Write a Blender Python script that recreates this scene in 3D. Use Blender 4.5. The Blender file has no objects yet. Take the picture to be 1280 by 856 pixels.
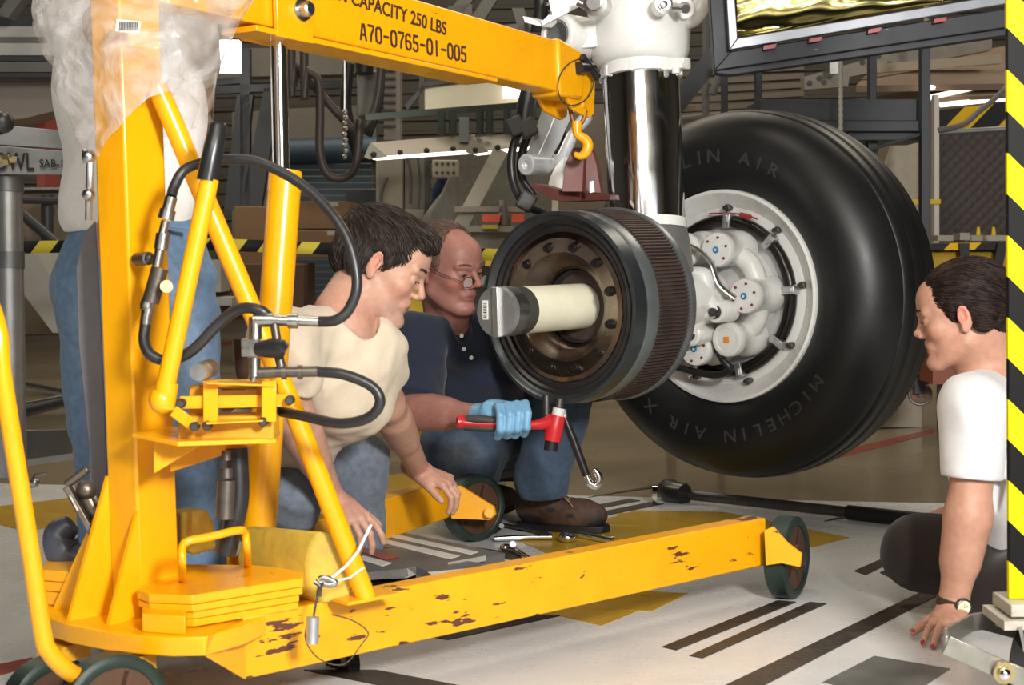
import bpy, math, random
import numpy as np
from mathutils import Vector, Matrix
C = bpy.context.scene.collection
random.seed(4); rng = np.random.RandomState(7)
# ---------------------------------------------------------------- camera
FPX = 2000.0; CAM = Vector((0, 0, .87)); PITCH = .059; ROLL = .022
_f = Vector((0, math.cos(PITCH), -math.sin(PITCH))); _u0 = Vector((0, math.sin(PITCH), math.cos(PITCH))); _r0 = Vector((1, 0, 0))
_r = math.cos(ROLL)*_r0 - math.sin(ROLL)*_u0; _u = math.sin(ROLL)*_r0 + math.cos(ROLL)*_u0
cd = bpy.data.cameras.new('camera'); cam = bpy.data.objects.new('camera', cd); C.objects.link(cam)
cam.matrix_world = Matrix(((_r.x, _u.x, -_f.x, CAM.x), (_r.y, _u.y, -_f.y, CAM.y), (_r.z, _u.z, -_f.z, CAM.z), (0, 0, 0, 1)))
cd.sensor_width = 36; cd.lens = 36*FPX/1280; cd.clip_end = 200; cd.clip_start = .05
cd.dof.use_dof = True; cd.dof.focus_distance = 4.3; cd.dof.aperture_fstop = 9
bpy.context.scene.camera = cam
sc = bpy.context.scene
sc.view_settings.view_transform = 'Standard'; sc.view_settings.look = 'None'; sc.view_settings.gamma = 1; sc.view_settings.use_curve_mapping = False
sc.view_settings.exposure = 0.0
# ---------------------------------------------------------------- world and light
w = bpy.data.worlds.new('hall_air'); sc.world = w; w.use_nodes = True
w.node_tree.nodes['Background'].inputs[0].default_value = (.95, .86, .72, 1); w.node_tree.nodes['Background'].inputs[1].default_value = .22
def area(name, loc, aim, size, power, col, sy=None):
    l = bpy.data.lights.new(name, 'AREA'); l.energy = power; l.color = col; l.size = size
    if sy: l.shape = 'RECTANGLE'; l.size_y = sy
    o = bpy.data.objects.new(name, l); C.objects.link(o); o.location = loc
    o.rotation_euler = (Vector(aim)-Vector(loc)).to_track_quat('-Z', 'Y').to_euler(); return o
area('flash_softbox', (1.2, -.4, 1.9), (.1, 4.2, .6), .5, 235, (1, .97, .93))
area('ceiling_lamp_near', (-.5, 4.2, 5.2), (-.2, 4.4, 0), 2.5, 60, (1, .9, .74), 1.0)
area('added_strip_light', (-.6, -1.6, 3.6), (0, 4, .8), 3.0, 90, (1, .93, .82), .3)  # added behind the camera to put light streaks in the chrome
area('added_wall_light', (0, -1.2, 5.3), (0, -1.6, 0), 3.0, 110, (1, .92, .8), 1.0)  # added to brighten the front wall that the chrome reflects
area('ceiling_lamp_left', (-4.5, 9, 5.4), (-4, 9.5, 0), 3.5, 150, (1, .87, .68), 1.5)
area('ceiling_lamp_middle', (0, 10, 5.4), (0, 11, 0), 4, 165, (1, .88, .7), 1.5)
area('ceiling_lamp_right', (4.5, 9.5, 5.4), (4.3, 9.6, 0), 3.5, 150, (1, .88, .7), 1.5)

# ---------------------------------------------------------------- pixel to place
def W(x, y, d):
    return CAM + _f*d + _r*((x-640)*d/FPX) - _u*((y-428)*d/FPX)
def FL(x, y, z=0.0):
    v = _f + _r*((x-640)/FPX) - _u*((y-428)/FPX)
    return CAM + v*((z-CAM.z)/v.z)
V = Vector
# ---------------------------------------------------------------- materials
MATS = {}
def M(name, col, rough=.5, metal=0, var=0, vs=6, bump=0, bs=40, coat=0, spec=None, chips=None, streak=None, col2=None, sheen=0, emit=0, trans=0):
    if name in MATS: return MATS[name]
    m = bpy.data.materials.new(name); m.use_nodes = True; nt = m.node_tree; N = nt.nodes; L = nt.links
    b = N['Principled BSDF']; c4 = (*col, 1)
    b.inputs['Base Color'].default_value = c4; b.inputs['Roughness'].default_value = rough; b.inputs['Metallic'].default_value = metal
    if spec is not None: b.inputs['Specular IOR Level'].default_value = spec
    if coat: b.inputs['Coat Weight'].default_value = coat; b.inputs['Coat Roughness'].default_value = .12
    if sheen: b.inputs['Sheen Weight'].default_value = sheen
    if trans: b.inputs['Transmission Weight'].default_value = trans
    if emit: b.inputs['Emission Color'].default_value = c4; b.inputs['Emission Strength'].default_value = emit
    tc = N.new('ShaderNodeTexCoord'); out = None
    if var:
        n = N.new('ShaderNodeTexNoise'); n.inputs['Scale'].default_value = vs; n.inputs['Detail'].default_value = 7; n.inputs['Roughness'].default_value = .65
        vec = tc.outputs['Object']
        if streak:
            mp = N.new('ShaderNodeMapping'); mp.inputs['Scale'].default_value = streak; L.new(vec, mp.inputs['Vector']); vec = mp.outputs[0]
        L.new(vec, n.inputs['Vector'])
        r = N.new('ShaderNodeValToRGB'); r.color_ramp.elements[0].position = .3; r.color_ramp.elements[1].position = .7
        c2 = col2 or tuple(v*(1-var) for v in col)
        r.color_ramp.elements[0].color = (*c2, 1); r.color_ramp.elements[1].color = c4
        L.new(n.outputs['Fac'], r.inputs['Fac']); out = r.outputs['Color']
        mr = N.new('ShaderNodeMapRange'); mr.inputs['To Min'].default_value = max(0, rough-.12); mr.inputs['To Max'].default_value = min(1, rough+.12)
        L.new(n.outputs['Fac'], mr.inputs['Value']); L.new(mr.outputs[0], b.inputs['Roughness'])
    if chips:
        th, cs, cc = chips
        n2 = N.new('ShaderNodeTexNoise'); n2.inputs['Scale'].default_value = cs; n2.inputs['Detail'].default_value = 8; n2.inputs['Roughness'].default_value = .6
        mp = N.new('ShaderNodeMapping'); mp.inputs['Scale'].default_value = (.45, .45, 2.0); L.new(tc.outputs['Object'], mp.inputs[0]); L.new(mp.outputs[0], n2.inputs['Vector'])
        g = N.new('ShaderNodeMapRange'); g.inputs['From Min'].default_value = th; g.inputs['From Max'].default_value = th+.012; L.new(n2.outputs['Fac'], g.inputs['Value'])
        mx = N.new('ShaderNodeMix'); mx.data_type = 'RGBA'; L.new(g.outputs[0], mx.inputs['Factor'])
        if out: L.new(out, mx.inputs[6])
        else: mx.inputs[6].default_value = c4
        mx.inputs[7].default_value = (*cc, 1); out = mx.outputs[2]
    if out: L.new(out, b.inputs['Base Color'])
    if bump:
        n3 = N.new('ShaderNodeTexNoise'); n3.inputs['Scale'].default_value = bs; n3.inputs['Detail'].default_value = 5; L.new(tc.outputs['Object'], n3.inputs['Vector'])
        bp = N.new('ShaderNodeBump'); bp.inputs['Strength'].default_value = bump; bp.inputs['Distance'].default_value = .004
        L.new(n3.outputs['Fac'], bp.inputs['Height']); L.new(bp.outputs[0], b.inputs['Normal'])
    MATS[name] = m; return m
def vcol_mat(name, rough=.55, bump=.25, bs=220, sss=0, sheen=0, spec=.4, weave=0, var=0, fine=None):
    """base colour from the mesh's own colour attribute (skin regions, hair, wear of denim)"""
    m = bpy.data.materials.new(name); m.use_nodes = True; nt = m.node_tree; N = nt.nodes; L = nt.links; b = N['Principled BSDF']
    a = N.new('ShaderNodeVertexColor'); a.layer_name = 'Col'; tc = N.new('ShaderNodeTexCoord')
    n = N.new('ShaderNodeTexNoise'); n.inputs['Scale'].default_value = 60 if var else 30; n.inputs['Detail'].default_value = 8; L.new(tc.outputs['Object'], n.inputs['Vector'])
    mr = N.new('ShaderNodeMapRange'); mr.inputs['From Min'].default_value = .3; mr.inputs['From Max'].default_value = .7; mr.inputs['To Min'].default_value = 1-var; mr.inputs['To Max'].default_value = 1+var*.5; L.new(n.outputs[0], mr.inputs[0])
    mx = N.new('ShaderNodeVectorMath'); mx.operation = 'SCALE'; L.new(a.outputs['Color'], mx.inputs[0]); L.new(mr.outputs[0], mx.inputs['Scale']); L.new(mx.outputs[0], b.inputs['Base Color'])
    b.inputs['Roughness'].default_value = rough; b.inputs['Specular IOR Level'].default_value = spec
    if sss: b.inputs['Subsurface Weight'].default_value = sss; b.inputs['Subsurface Radius'].default_value = (.012, .005, .003); b.inputs['Subsurface Scale'].default_value = .6
    if sheen: b.inputs['Sheen Weight'].default_value = sheen
    n3 = N.new('ShaderNodeTexNoise'); n3.inputs['Scale'].default_value = bs; n3.inputs['Detail'].default_value = 4
    if fine:
        mp = N.new('ShaderNodeMapping'); mp.inputs['Scale'].default_value = fine; L.new(tc.outputs['Object'], mp.inputs[0]); L.new(mp.outputs[0], n3.inputs['Vector'])
    else: L.new(tc.outputs['Object'], n3.inputs['Vector'])
    bp = N.new('ShaderNodeBump'); bp.inputs['Strength'].default_value = bump; bp.inputs['Distance'].default_value = .002
    L.new(n3.outputs['Fac'], bp.inputs['Height']); L.new(bp.outputs[0], b.inputs['Normal'])
    MATS[name] = m; return m
def stripe_mat(name, ca, cb, origin, axis, period, rough=.45, duty=.5, var=.15):
    """two paint colours in slanted bands along an object-space direction"""
    m = bpy.data.materials.new(name); m.use_nodes = True; nt = m.node_tree; N = nt.nodes; L = nt.links; b = N['Principled BSDF']
    g = N.new('ShaderNodeNewGeometry')
    d = N.new('ShaderNodeVectorMath'); d.operation = 'DOT_PRODUCT'; L.new(g.outputs['Position'], d.inputs[0]); d.inputs[1].default_value = axis
    a = N.new('ShaderNodeMath'); a.operation = 'SUBTRACT'; L.new(d.outputs['Value'], a.inputs[0]); a.inputs[1].default_value = V(origin).dot(V(axis))
    q = N.new('ShaderNodeMath'); q.operation = 'DIVIDE'; L.new(a.outputs[0], q.inputs[0]); q.inputs[1].default_value = period
    fr = N.new('ShaderNodeMath'); fr.operation = 'FRACT'; L.new(q.outputs[0], fr.inputs[0])
    lt = N.new('ShaderNodeMath'); lt.operation = 'LESS_THAN'; L.new(fr.outputs[0], lt.inputs[0]); lt.inputs[1].default_value = duty
    mx = N.new('ShaderNodeMix'); mx.data_type = 'RGBA'; L.new(lt.outputs[0], mx.inputs['Factor']); mx.inputs[6].default_value = (*ca, 1); mx.inputs[7].default_value = (*cb, 1)
    L.new(mx.outputs[2], b.inputs['Base Color']); b.inputs['Roughness'].default_value = rough+.2; b.inputs['Specular IOR Level'].default_value = .15
    MATS[name] = m; return m
YEL = (.90, .405, .003)
yellow = M('yellow_paint', YEL, .3, 0, .12, 9, .05, 60, coat=.25, chips=(.735, 22, (.12, .05, .02)))
yellow_worn = M('worn_yellow_paint', YEL, .36, 0, .14, 9, .12, 60, coat=.15, chips=(.61, 22, (.1, .035, .02)))
yellow_dull = M('dull_yellow_paint', (.72, .36, .012), .5, 0, .3, 14, .2, 50, chips=(.69, 20, (.1, .05, .02)))
steel = M('bare_steel', (.55, .54, .52), .32, 1, .25, 20, .05, 80)
dsteel = M('dark_steel', (.12, .115, .11), .42, .8, .35, 18, .1, 60)
chrome = M('chrome', (.82, .82, .84), .1, 1, .04, 10)
alu = M('satin_aluminium', (.62, .63, .64), .4, .85, .2, 12, .08, 50)
white = M('white_enamel', (.8, .8, .78), .28, 0, .07, 9, .03, 30, coat=.3)
black_rub = M('black_rubber', (.013, .013, .014), .5, 0, .25, 8, .12, 60, spec=.3)
hose_m = M('hose_rubber', (.02, .02, .021), .38, 0, .2, 30, .05, 90)
black_pl = M('black_plastic', (.015, .015, .016), .3)
# ---------------------------------------------------------------- mesh builder
def basis(ax):
    a = V(ax).normalized(); t = V((0, 0, 1)) if abs(a.z) < .9 else V((0, 1, 0))
    x = t.cross(a).normalized(); y = a.cross(x).normalized(); return a, x, y
def spline(pts, n=8):
    P = [V(p) for p in pts]; P = [2*P[0]-P[1]] + P + [2*P[-1]-P[-2]]; out = []
    for i in range(1, len(P)-2):
        for k in range(n):
            t = k/n; a, b, c, d = P[i-1], P[i], P[i+1], P[i+2]
            out.append(.5*((2*b)+(c-a)*t+(2*a-5*b+4*c-d)*t*t+(3*b-a-3*c+d)*t**3))
    out.append(P[-2]); return out
ORIG = {}
class MB:
    def __init__(s): s.v = []; s.f = []; s.mi = []; s.cur = 0
    def add(s, vs, fs):
        o = len(s.v); s.v += [tuple(p) for p in vs]; s.f += [tuple(i+o for i in f) for f in fs]; s.mi += [s.cur]*len(fs); return s
    def tube(s, pts, r, seg=14, sm=0, caps=True, squash=None):
        pts = spline(pts, sm) if sm else [V(p) for p in pts]; n = len(pts)
        rs = r if isinstance(r, (list, tuple)) else [r]*n
        if len(rs) != n: rs = list(np.interp(np.linspace(0, 1, n), np.linspace(0, 1, len(rs)), rs))
        T = [(pts[min(i+1, n-1)]-pts[max(i-1, 0)]).normalized() for i in range(n)]
        _, x, _y = basis(T[0]); vs = []
        for i in range(n):
            x = (x - T[i]*x.dot(T[i])).normalized(); y = T[i].cross(x)
            for k in range(seg):
                a = 2*math.pi*k/seg; vs.append(pts[i]+x*(math.cos(a)*rs[i])+y*(math.sin(a)*rs[i]*(squash or 1)))
        fs = [(i*seg+k, i*seg+(k+1) % seg, (i+1)*seg+(k+1) % seg, (i+1)*seg+k) for i in range(n-1) for k in range(seg)]
        if caps: fs += [tuple(range(seg))[::-1], tuple((n-1)*seg+k for k in range(seg))]
        return s.add(vs, fs)
    def cyl(s, a, b, r, seg=20, r2=None): return s.tube([a, b], [r, r if r2 is None else r2], seg)
    def lathe(s, o, ax, prof, seg=48, closed=False, x0=None):
        a, x, y = basis(ax); o = V(o); vs = []
        for (t, r) in prof:
            for k in range(seg):
                q = 2*math.pi*k/seg; vs.append(o+a*t+x*(math.cos(q)*r)+y*(math.sin(q)*r))
        n = len(prof); fs = []
        for i in range(n if closed else n-1):
            j = (i+1) % n
            fs += [(i*seg+k, i*seg+(k+1) % seg, j*seg+(k+1) % seg, j*seg+k) for k in range(seg)]
        if not closed:
            if prof[0][1] > 1e-6: fs.append(tuple(range(seg))[::-1])
            if prof[-1][1] > 1e-6: fs.append(tuple((n-1)*seg+k for k in range(seg)))
        return s.add(vs, fs)
    def hexa(s, b, t):
        """box from four bottom and four top corners"""
        return s.add(list(b)+list(t), [(3, 2, 1, 0), (4, 5, 6, 7), (0, 1, 5, 4), (1, 2, 6, 5), (2, 3, 7, 6), (3, 0, 4, 7)])
    def box(s, c, d, ax=None, ay=None):
        c = V(c); x = V(ax).normalized() if ax else V((1, 0, 0)); y = V(ay) if ay else V((0, 0, 1)).cross(x)
        y = (y-x*y.dot(x)).normalized(); z = x.cross(y); x, y, z = x*(d[0]/2), y*(d[1]/2), z*(d[2]/2)
        q = [(-1, -1), (1, -1), (1, 1), (-1, 1)]
        return s.hexa([c+x*i+y*j-z for i, j in q], [c+x*i+y*j+z for i, j in q])
    def beam(s, a, b, wd, ht, up=(0, 0, 1)):
        a, b = V(a), V(b); x = (b-a); y = V(up).cross(x).normalized(); return s.box((a+b)/2, (x.length, wd, ht), x, y)
    def prism(s, poly, vec):
        n = len(poly); p = [V(q) for q in poly]; vec = V(vec)
        nn = V((0, 0, 0))
        for i in range(n): nn += p[i].cross(p[(i+1) % n])
        if nn.dot(vec) < 0: p = p[::-1]
        return s.add(p+[q+vec for q in p], [tuple(range(n))[::-1], tuple(range(n, 2*n))]+[(i, (i+1) % n, n+(i+1) % n, n+i) for i in range(n)])
    def ball(s, c, r, seg=16, rings=10, ax=(0, 0, 1)):
        r3 = r if isinstance(r, (tuple, list)) else (r, r, r); vs = []; c = V(c); a, x, y = basis(ax)
        for i in range(rings+1):
            t = math.pi*i/rings
            for k in range(seg):
                q = 2*math.pi*k/seg; vs.append(c+x*(math.sin(t)*math.cos(q)*r3[0])+y*(math.sin(t)*math.sin(q)*r3[1])-a*(math.cos(t)*r3[2]))
        return s.add(vs, [(i*seg+k, i*seg+(k+1) % seg, (i+1)*seg+(k+1) % seg, (i+1)*seg+k) for i in range(rings) for k in range(seg)])
    def hexbolt(s, c, ax, r, h):
        return s.lathe(V(c)-V(ax).normalized()*h*.2, ax, [(0, r), (h*1.1, r), (h*1.2, r*.85)], seg=6)
    def islands(s):
        p = list(range(len(s.v)))
        def fd(i):
            while p[i] != i: p[i] = p[p[i]]; i = p[i]
            return i
        for f in s.f:
            a = fd(f[0])
            for i in f[1:]: p[fd(i)] = a
        g = {}
        for k, f in enumerate(s.f): g.setdefault(fd(f[0]), []).append(f)
        out = []
        for fs in g.values():
            ids = sorted({i for f in fs for i in f}); mp = {i: k for k, i in enumerate(ids)}; q = MB(); q.add([s.v[i] for i in ids], [tuple(mp[i] for i in f) for f in fs]); out.append(q)
        return out
    def parts(s, name, mats, parent, **k): return [q.build(name, mats, parent, **k) for q in s.islands()]
    def build(s, name, mats, parent=None, bevel=0, ang=40, flat=False, sub=0, label=None, kind=None, solid=0):
        v = np.array(s.v, float); c = (v.min(0)+v.max(0))/2; c[2] = v[:, 2].min()
        me = bpy.data.meshes.new(name); me.from_pydata([tuple(p) for p in (v-c)], [], s.f)
        if not isinstance(mats, (list, tuple)): mats = [mats]
        for m in mats: me.materials.append(m)
        if len(mats) > 1: me.polygons.foreach_set('material_index', s.mi)
        return link(name, me, V(c), parent, bevel, ang, flat, sub, label, kind, solid)
def link(name, me, c, parent=None, bevel=0, ang=40, flat=False, sub=0, label=None, kind=None, solid=0):
    me.validate(); me.update()
    if not flat:
        me.polygons.foreach_set('use_smooth', [True]*len(me.polygons)); me.set_sharp_from_angle(angle=math.radians(ang))
    o = bpy.data.objects.new(name, me); C.objects.link(o); ORIG[o.name] = V(c)
    if parent is not None: o.parent = parent; o.location = V(c)-ORIG[parent.name]
    else: o.location = c
    if solid: q = o.modifiers.new('thick', 'SOLIDIFY'); q.thickness = solid; q.offset = 0
    if bevel: q = o.modifiers.new('bevel', 'BEVEL'); q.width = bevel; q.segments = 2; q.limit_method = 'ANGLE'; q.angle_limit = math.radians(35)
    if sub: q = o.modifiers.new('sub', 'SUBSURF'); q.levels = sub; q.render_levels = sub
    if label: o['label'] = label
    if kind: o['kind'] = kind
    return o
def thing(name, label, cat, loc, group=None):
    o = bpy.data.objects.new(name, None); C.objects.link(o); o.location = V(loc); ORIG[o.name] = V(loc); o.empty_display_size = .05
    return tag(o, label, cat, group)
def tag(o, label, cat, group=None):
    o['label'] = label; o['category'] = cat
    if group: o['group'] = group
    return o
def dup(o, delta, parent=None):
    """copy of a part (or of a thing with its parts) moved by delta"""
    c = o.copy(); C.objects.link(c); ORIG[c.name] = ORIG[o.name]+V(delta)
    if parent is not None: c.parent = parent; c.location = ORIG[c.name]-ORIG[parent.name]
    else: c.location = o.location+V(delta)
    for ch in [q for q in bpy.data.objects if q.parent == o]: 
        k = ch.copy(); C.objects.link(k); k.parent = c; ORIG[k.name] = ORIG[ch.name]+V(delta)
        for g in [q for q in bpy.data.objects if q.parent == ch]:
            j = g.copy(); C.objects.link(j); j.parent = k; ORIG[j.name] = ORIG[g.name]+V(delta)
    return c
def struct(o): o['kind'] = 'structure'; return o
def text(name, body, mat, org, xdir, ydir, size, parent, depth=.0008, sx=1.0, align='LEFT'):
    cu = bpy.data.curves.new(name, 'FONT'); cu.body = body; cu.size = size; cu.extrude = depth; cu.offset = size*.012; cu.align_x = align; cu.materials.append(mat)
    o = bpy.data.objects.new(name, cu); C.objects.link(o); x = V(xdir).normalized(); y = V(ydir); y = (y-x*y.dot(x)).normalized(); z = x.cross(y); x = x*sx
    mw = Matrix(((x.x, y.x, z.x, org[0]), (x.y, y.y, z.y, org[1]), (x.z, y.z, z.z, org[2]), (0, 0, 0, 1)))
    ORIG[o.name] = V(org); o.parent = parent; p = ORIG[parent.name] if parent is not None else V((0, 0, 0))
    o.matrix_basis = Matrix.Translation(-p) @ mw
    me = bpy.data.meshes.new_from_object(o); q = bpy.data.objects.new(name, me); C.objects.link(q); q.parent = parent; q.matrix_basis = o.matrix_basis
    if not me.materials: me.materials.append(mat)
    bpy.data.objects.remove(o); ORIG[q.name] = V(org); return q
# ---------------------------------------------------------------- soft solids for bodies and cloth (distance field -> surface nets)
def arr(p): return np.array(p, np.float32)
class Soft:
    def __init__(s, lo, hi, h, fine=()):
        # grid lines lie closer together where a zone (centre, half size, spacing) asks for detail
        s.h = h; s.ax = []
        for i in range(3):
            x = float(lo[i]); L = [x]
            while x < hi[i]:
                x += min([h]+[q for c, r, q in fine if abs(x-c[i]) < r]); L.append(x)
            s.ax.append(np.array(L, np.float32))
        s.n = np.array([len(a) for a in s.ax]); s.F = np.full(s.n, .15, np.float32)
    def sl(s, lo, hi):
        a = np.array([np.searchsorted(s.ax[i], lo[i]) for i in range(3)]); b = np.array([np.searchsorted(s.ax[i], hi[i]) for i in range(3)])
        if (b <= a).any(): return None, None
        S = tuple(slice(a[i], b[i]) for i in range(3)); P = np.meshgrid(*[s.ax[i][S[i]] for i in range(3)], indexing='ij', sparse=True); return S, P
    def put(s, S, d, k, op):
        F = s.F[S]
        if op == 'sub': d = -d
        if op == 'add':
            if k > 0: h = np.clip(.5+.5*(F-d)/k, 0, 1); s.F[S] = F*(1-h)+d*h-k*h*(1-h)
            else: s.F[S] = np.minimum(F, d)
        else:
            if k > 0: h = np.clip(.5-.5*(F-d)/k, 0, 1); s.F[S] = F*(1-h)+d*h+k*h*(1-h)
            else: s.F[S] = np.maximum(F, d)
    def cap(s, a, b, r1, r2=None, k=.02, op='add'):
        a, b = arr(a), arr(b); r2 = r1 if r2 is None else r2; m = max(r1, r2)+k+.03
        S, P = s.sl(np.minimum(a, b)-m, np.maximum(a, b)+m)
        if S is None: return s
        ba = b-a; L2 = float((ba*ba).sum())+1e-12; q = [P[i]-a[i] for i in range(3)]
        t = np.clip((q[0]*ba[0]+q[1]*ba[1]+q[2]*ba[2])/L2, 0, 1)
        d = np.sqrt((q[0]-ba[0]*t)**2+(q[1]-ba[1]*t)**2+(q[2]-ba[2]*t)**2)-(r1+(r2-r1)*t); s.put(S, d.astype(np.float32), k, op); return s
    def ell(s, c, r, R=None, k=.02, op='add'):
        c, r = arr(c), arr(r); m = float(r.max())+k+.03; S, P = s.sl(c-m, c+m)
        if S is None: return s
        R = np.eye(3) if R is None else np.array(R)   # rows: local axes in world
        q = [P[i]-c[i] for i in range(3)]; l = [R[j][0]*q[0]+R[j][1]*q[1]+R[j][2]*q[2] for j in range(3)]
        k0 = np.sqrt(sum((l[j]/r[j])**2 for j in range(3))); k1 = np.sqrt(sum((l[j]/(r[j]**2))**2 for j in range(3)))+1e-6
        s.put(S, (k0*(k0-1)/k1).astype(np.float32), k, op); return s
    def rbox(s, c, hs, R=None, rr=.005, k=0, op='add'):
        c, hs = arr(c), arr(hs); m = float(np.linalg.norm(hs))+k+.02; S, P = s.sl(c-m, c+m)
        if S is None: return s
        R = np.eye(3) if R is None else np.array(R); q = [P[i]-c[i] for i in range(3)]
        l = [np.abs(R[j][0]*q[0]+R[j][1]*q[1]+R[j][2]*q[2])-(hs[j]-rr) for j in range(3)]
        d = np.sqrt(sum(np.maximum(v, 0)**2 for v in l))+np.minimum(np.maximum(np.maximum(l[0], l[1]), l[2]), 0)-rr
        s.put(S, d.astype(np.float32), k, op); return s
    def plane(s, p, n, k=0):
        """keep only the side opposite to n"""
        p = arr(p); n = arr(n); n = n/np.linalg.norm(n); P = np.meshgrid(*s.ax, indexing='ij', sparse=True)
        d = ((P[0]-p[0])*n[0]+(P[1]-p[1])*n[1]+(P[2]-p[2])*n[2]).astype(np.float32)
        if k > 0: h = np.clip(.5-.5*(s.F-d)/k, 0, 1); s.F = s.F*(1-h)+d*h+k*h*(1-h)
        else: s.F = np.maximum(s.F, d)
        return s
    def folds(s, A, freq=26, seed=1, dirs=None, c=None, rad=None):
        r = np.random.RandomState(seed); P = np.meshgrid(*s.ax, indexing='ij', sparse=True); o = 0
        for i in range(4):
            v = r.normal(size=3)
            if dirs is not None: v = v*.35+arr(dirs[i % len(dirs)])
            v = v/np.linalg.norm(v)*freq*r.uniform(.6, 1.5); u = r.normal(size=3)*freq*.35; ph = r.uniform(0, 6, 2)
            w = np.sin(u[0]*P[0]+u[1]*P[1]+u[2]*P[2]+ph[1])*1.4
            o = o+np.sin(v[0]*P[0]+v[1]*P[1]+v[2]*P[2]+ph[0]+w)
        o = (o*A/2.5)
        if c is not None: o = o*np.exp(-(((P[0]-c[0])**2+(P[1]-c[1])**2+(P[2]-c[2])**2)/rad**2))
        s.F = (s.F+o).astype(np.float32); return s
    def mesh(s):
        F, h = s.F, s.h; I = F < 0; nx, ny, nz = F.shape
        cnt = np.zeros((nx-1, ny-1, nz-1), np.int8)
        for a in (0, 1):
            for b in (0, 1):
                for c in (0, 1): cnt += I[a:nx-1+a, b:ny-1+b, c:nz-1+c]
        act = np.argwhere((cnt > 0) & (cnt < 8)); idx = np.full(cnt.shape, -1, np.int32); idx[tuple(act.T)] = np.arange(len(act))
        acc = np.zeros((len(act), 3)); num = np.zeros(len(act))
        cor = [(a, b, c) for a in (0, 1) for b in (0, 1) for c in (0, 1)]; val = {c: F[tuple((act+c).T)] for c in cor}
        for c in cor:
            for ax in range(3):
                if c[ax] == 0:
                    d = list(c); d[ax] = 1; d = tuple(d); f0, f1 = val[c], val[d]; m = (f0 < 0) != (f1 < 0)
                    t = np.where(m, f0/(np.where(m, f0-f1, 1)), 0); p = np.tile(np.array(c, float), (len(act), 1)); p[:, ax] = t
                    acc += p*m[:, None]; num += m
        v = act+acc/num[:, None]; v = np.stack([np.interp(v[:, i], np.arange(s.n[i]), s.ax[i]) for i in range(3)], 1); Q = []
        for ax in range(3):
            sh = [slice(None)]*3; s1 = list(sh); s2 = list(sh); s1[ax] = slice(0, -1); s2[ax] = slice(1, None)
            A, B = I[tuple(s1)], I[tuple(s2)]; e = np.argwhere(A != B)
            u, w_ = [(1, 2), (2, 0), (0, 1)][ax]; ok = (e[:, u] > 0) & (e[:, w_] > 0) & (e[:, u] < F.shape[u]-1) & (e[:, w_] < F.shape[w_]-1); e = e[ok]
            fl = A[tuple(e.T)]; q = []
            for (du, dw) in ((0, 0), (-1, 0), (-1, -1), (0, -1)):
                g = e.copy(); g[:, u] += du; g[:, w_] += dw; q.append(idx[tuple(g.T)])
            q = np.stack(q, 1); q[~fl] = q[~fl][:, ::-1]; Q.append(q)
        return v, np.concatenate(Q)
def soft_obj(S, name, mats, parent, base=None, paint=None, label=None, smooth=1):
    v, q = S.mesh()
    # light relaxation of the net
    for _ in range(smooth):
        acc = np.zeros_like(v); n = np.zeros(len(v))
        for i in range(4):
            np.add.at(acc, q[:, i], v[q[:, (i+1) % 4]]); np.add.at(n, q[:, i], 1); np.add.at(acc, q[:, i], v[q[:, (i-1) % 4]]); np.add.at(n, q[:, i], 1)
        v = v*.5+acc/n[:, None]*.5
    c = (v.min(0)+v.max(0))/2; c[2] = v[:, 2].min()
    me = bpy.data.meshes.new(name); me.vertices.add(len(v)); me.vertices.foreach_set('co', (v-c).astype(np.float32).ravel())
    me.loops.add(q.size); me.loops.foreach_set('vertex_index', q.astype(np.int32).ravel())
    me.polygons.add(len(q)); me.polygons.foreach_set('loop_start', np.arange(0, q.size, 4, dtype=np.int32)); me.polygons.foreach_set('loop_total', np.full(len(q), 4, np.int32))
    me.update(calc_edges=True); me.materials.append(mats)
    if base is not None:
        col = np.tile(np.array([*base, 1.0]), (len(v), 1))
        for (pc, pr, pcol, soft, *R) in (paint or []):
            d = v-np.array(pc)
            if R: d = d @ np.array(R[0]).T
            d = np.sqrt(((d/np.array(pr))**2).sum(1)); a = np.clip((1-d)/soft, 0, 1)[:, None]
            if len(R) > 1: a = a*R[1]
            col[:, :3] = col[:, :3]*(1-a)+np.array(pcol)*a
        at = me.color_attributes.new('Col', 'FLOAT_COLOR', 'POINT'); at.data.foreach_set('color', col.astype(np.float32).ravel())
    return link(name, me, V(c), parent, ang=180, label=label)
def frame(fwd, up):
    f = V(fwd).normalized(); u = V(up); u = (u-f*u.dot(f)).normalized(); r = f.cross(u); return r, f, u
NAILS = []
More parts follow.
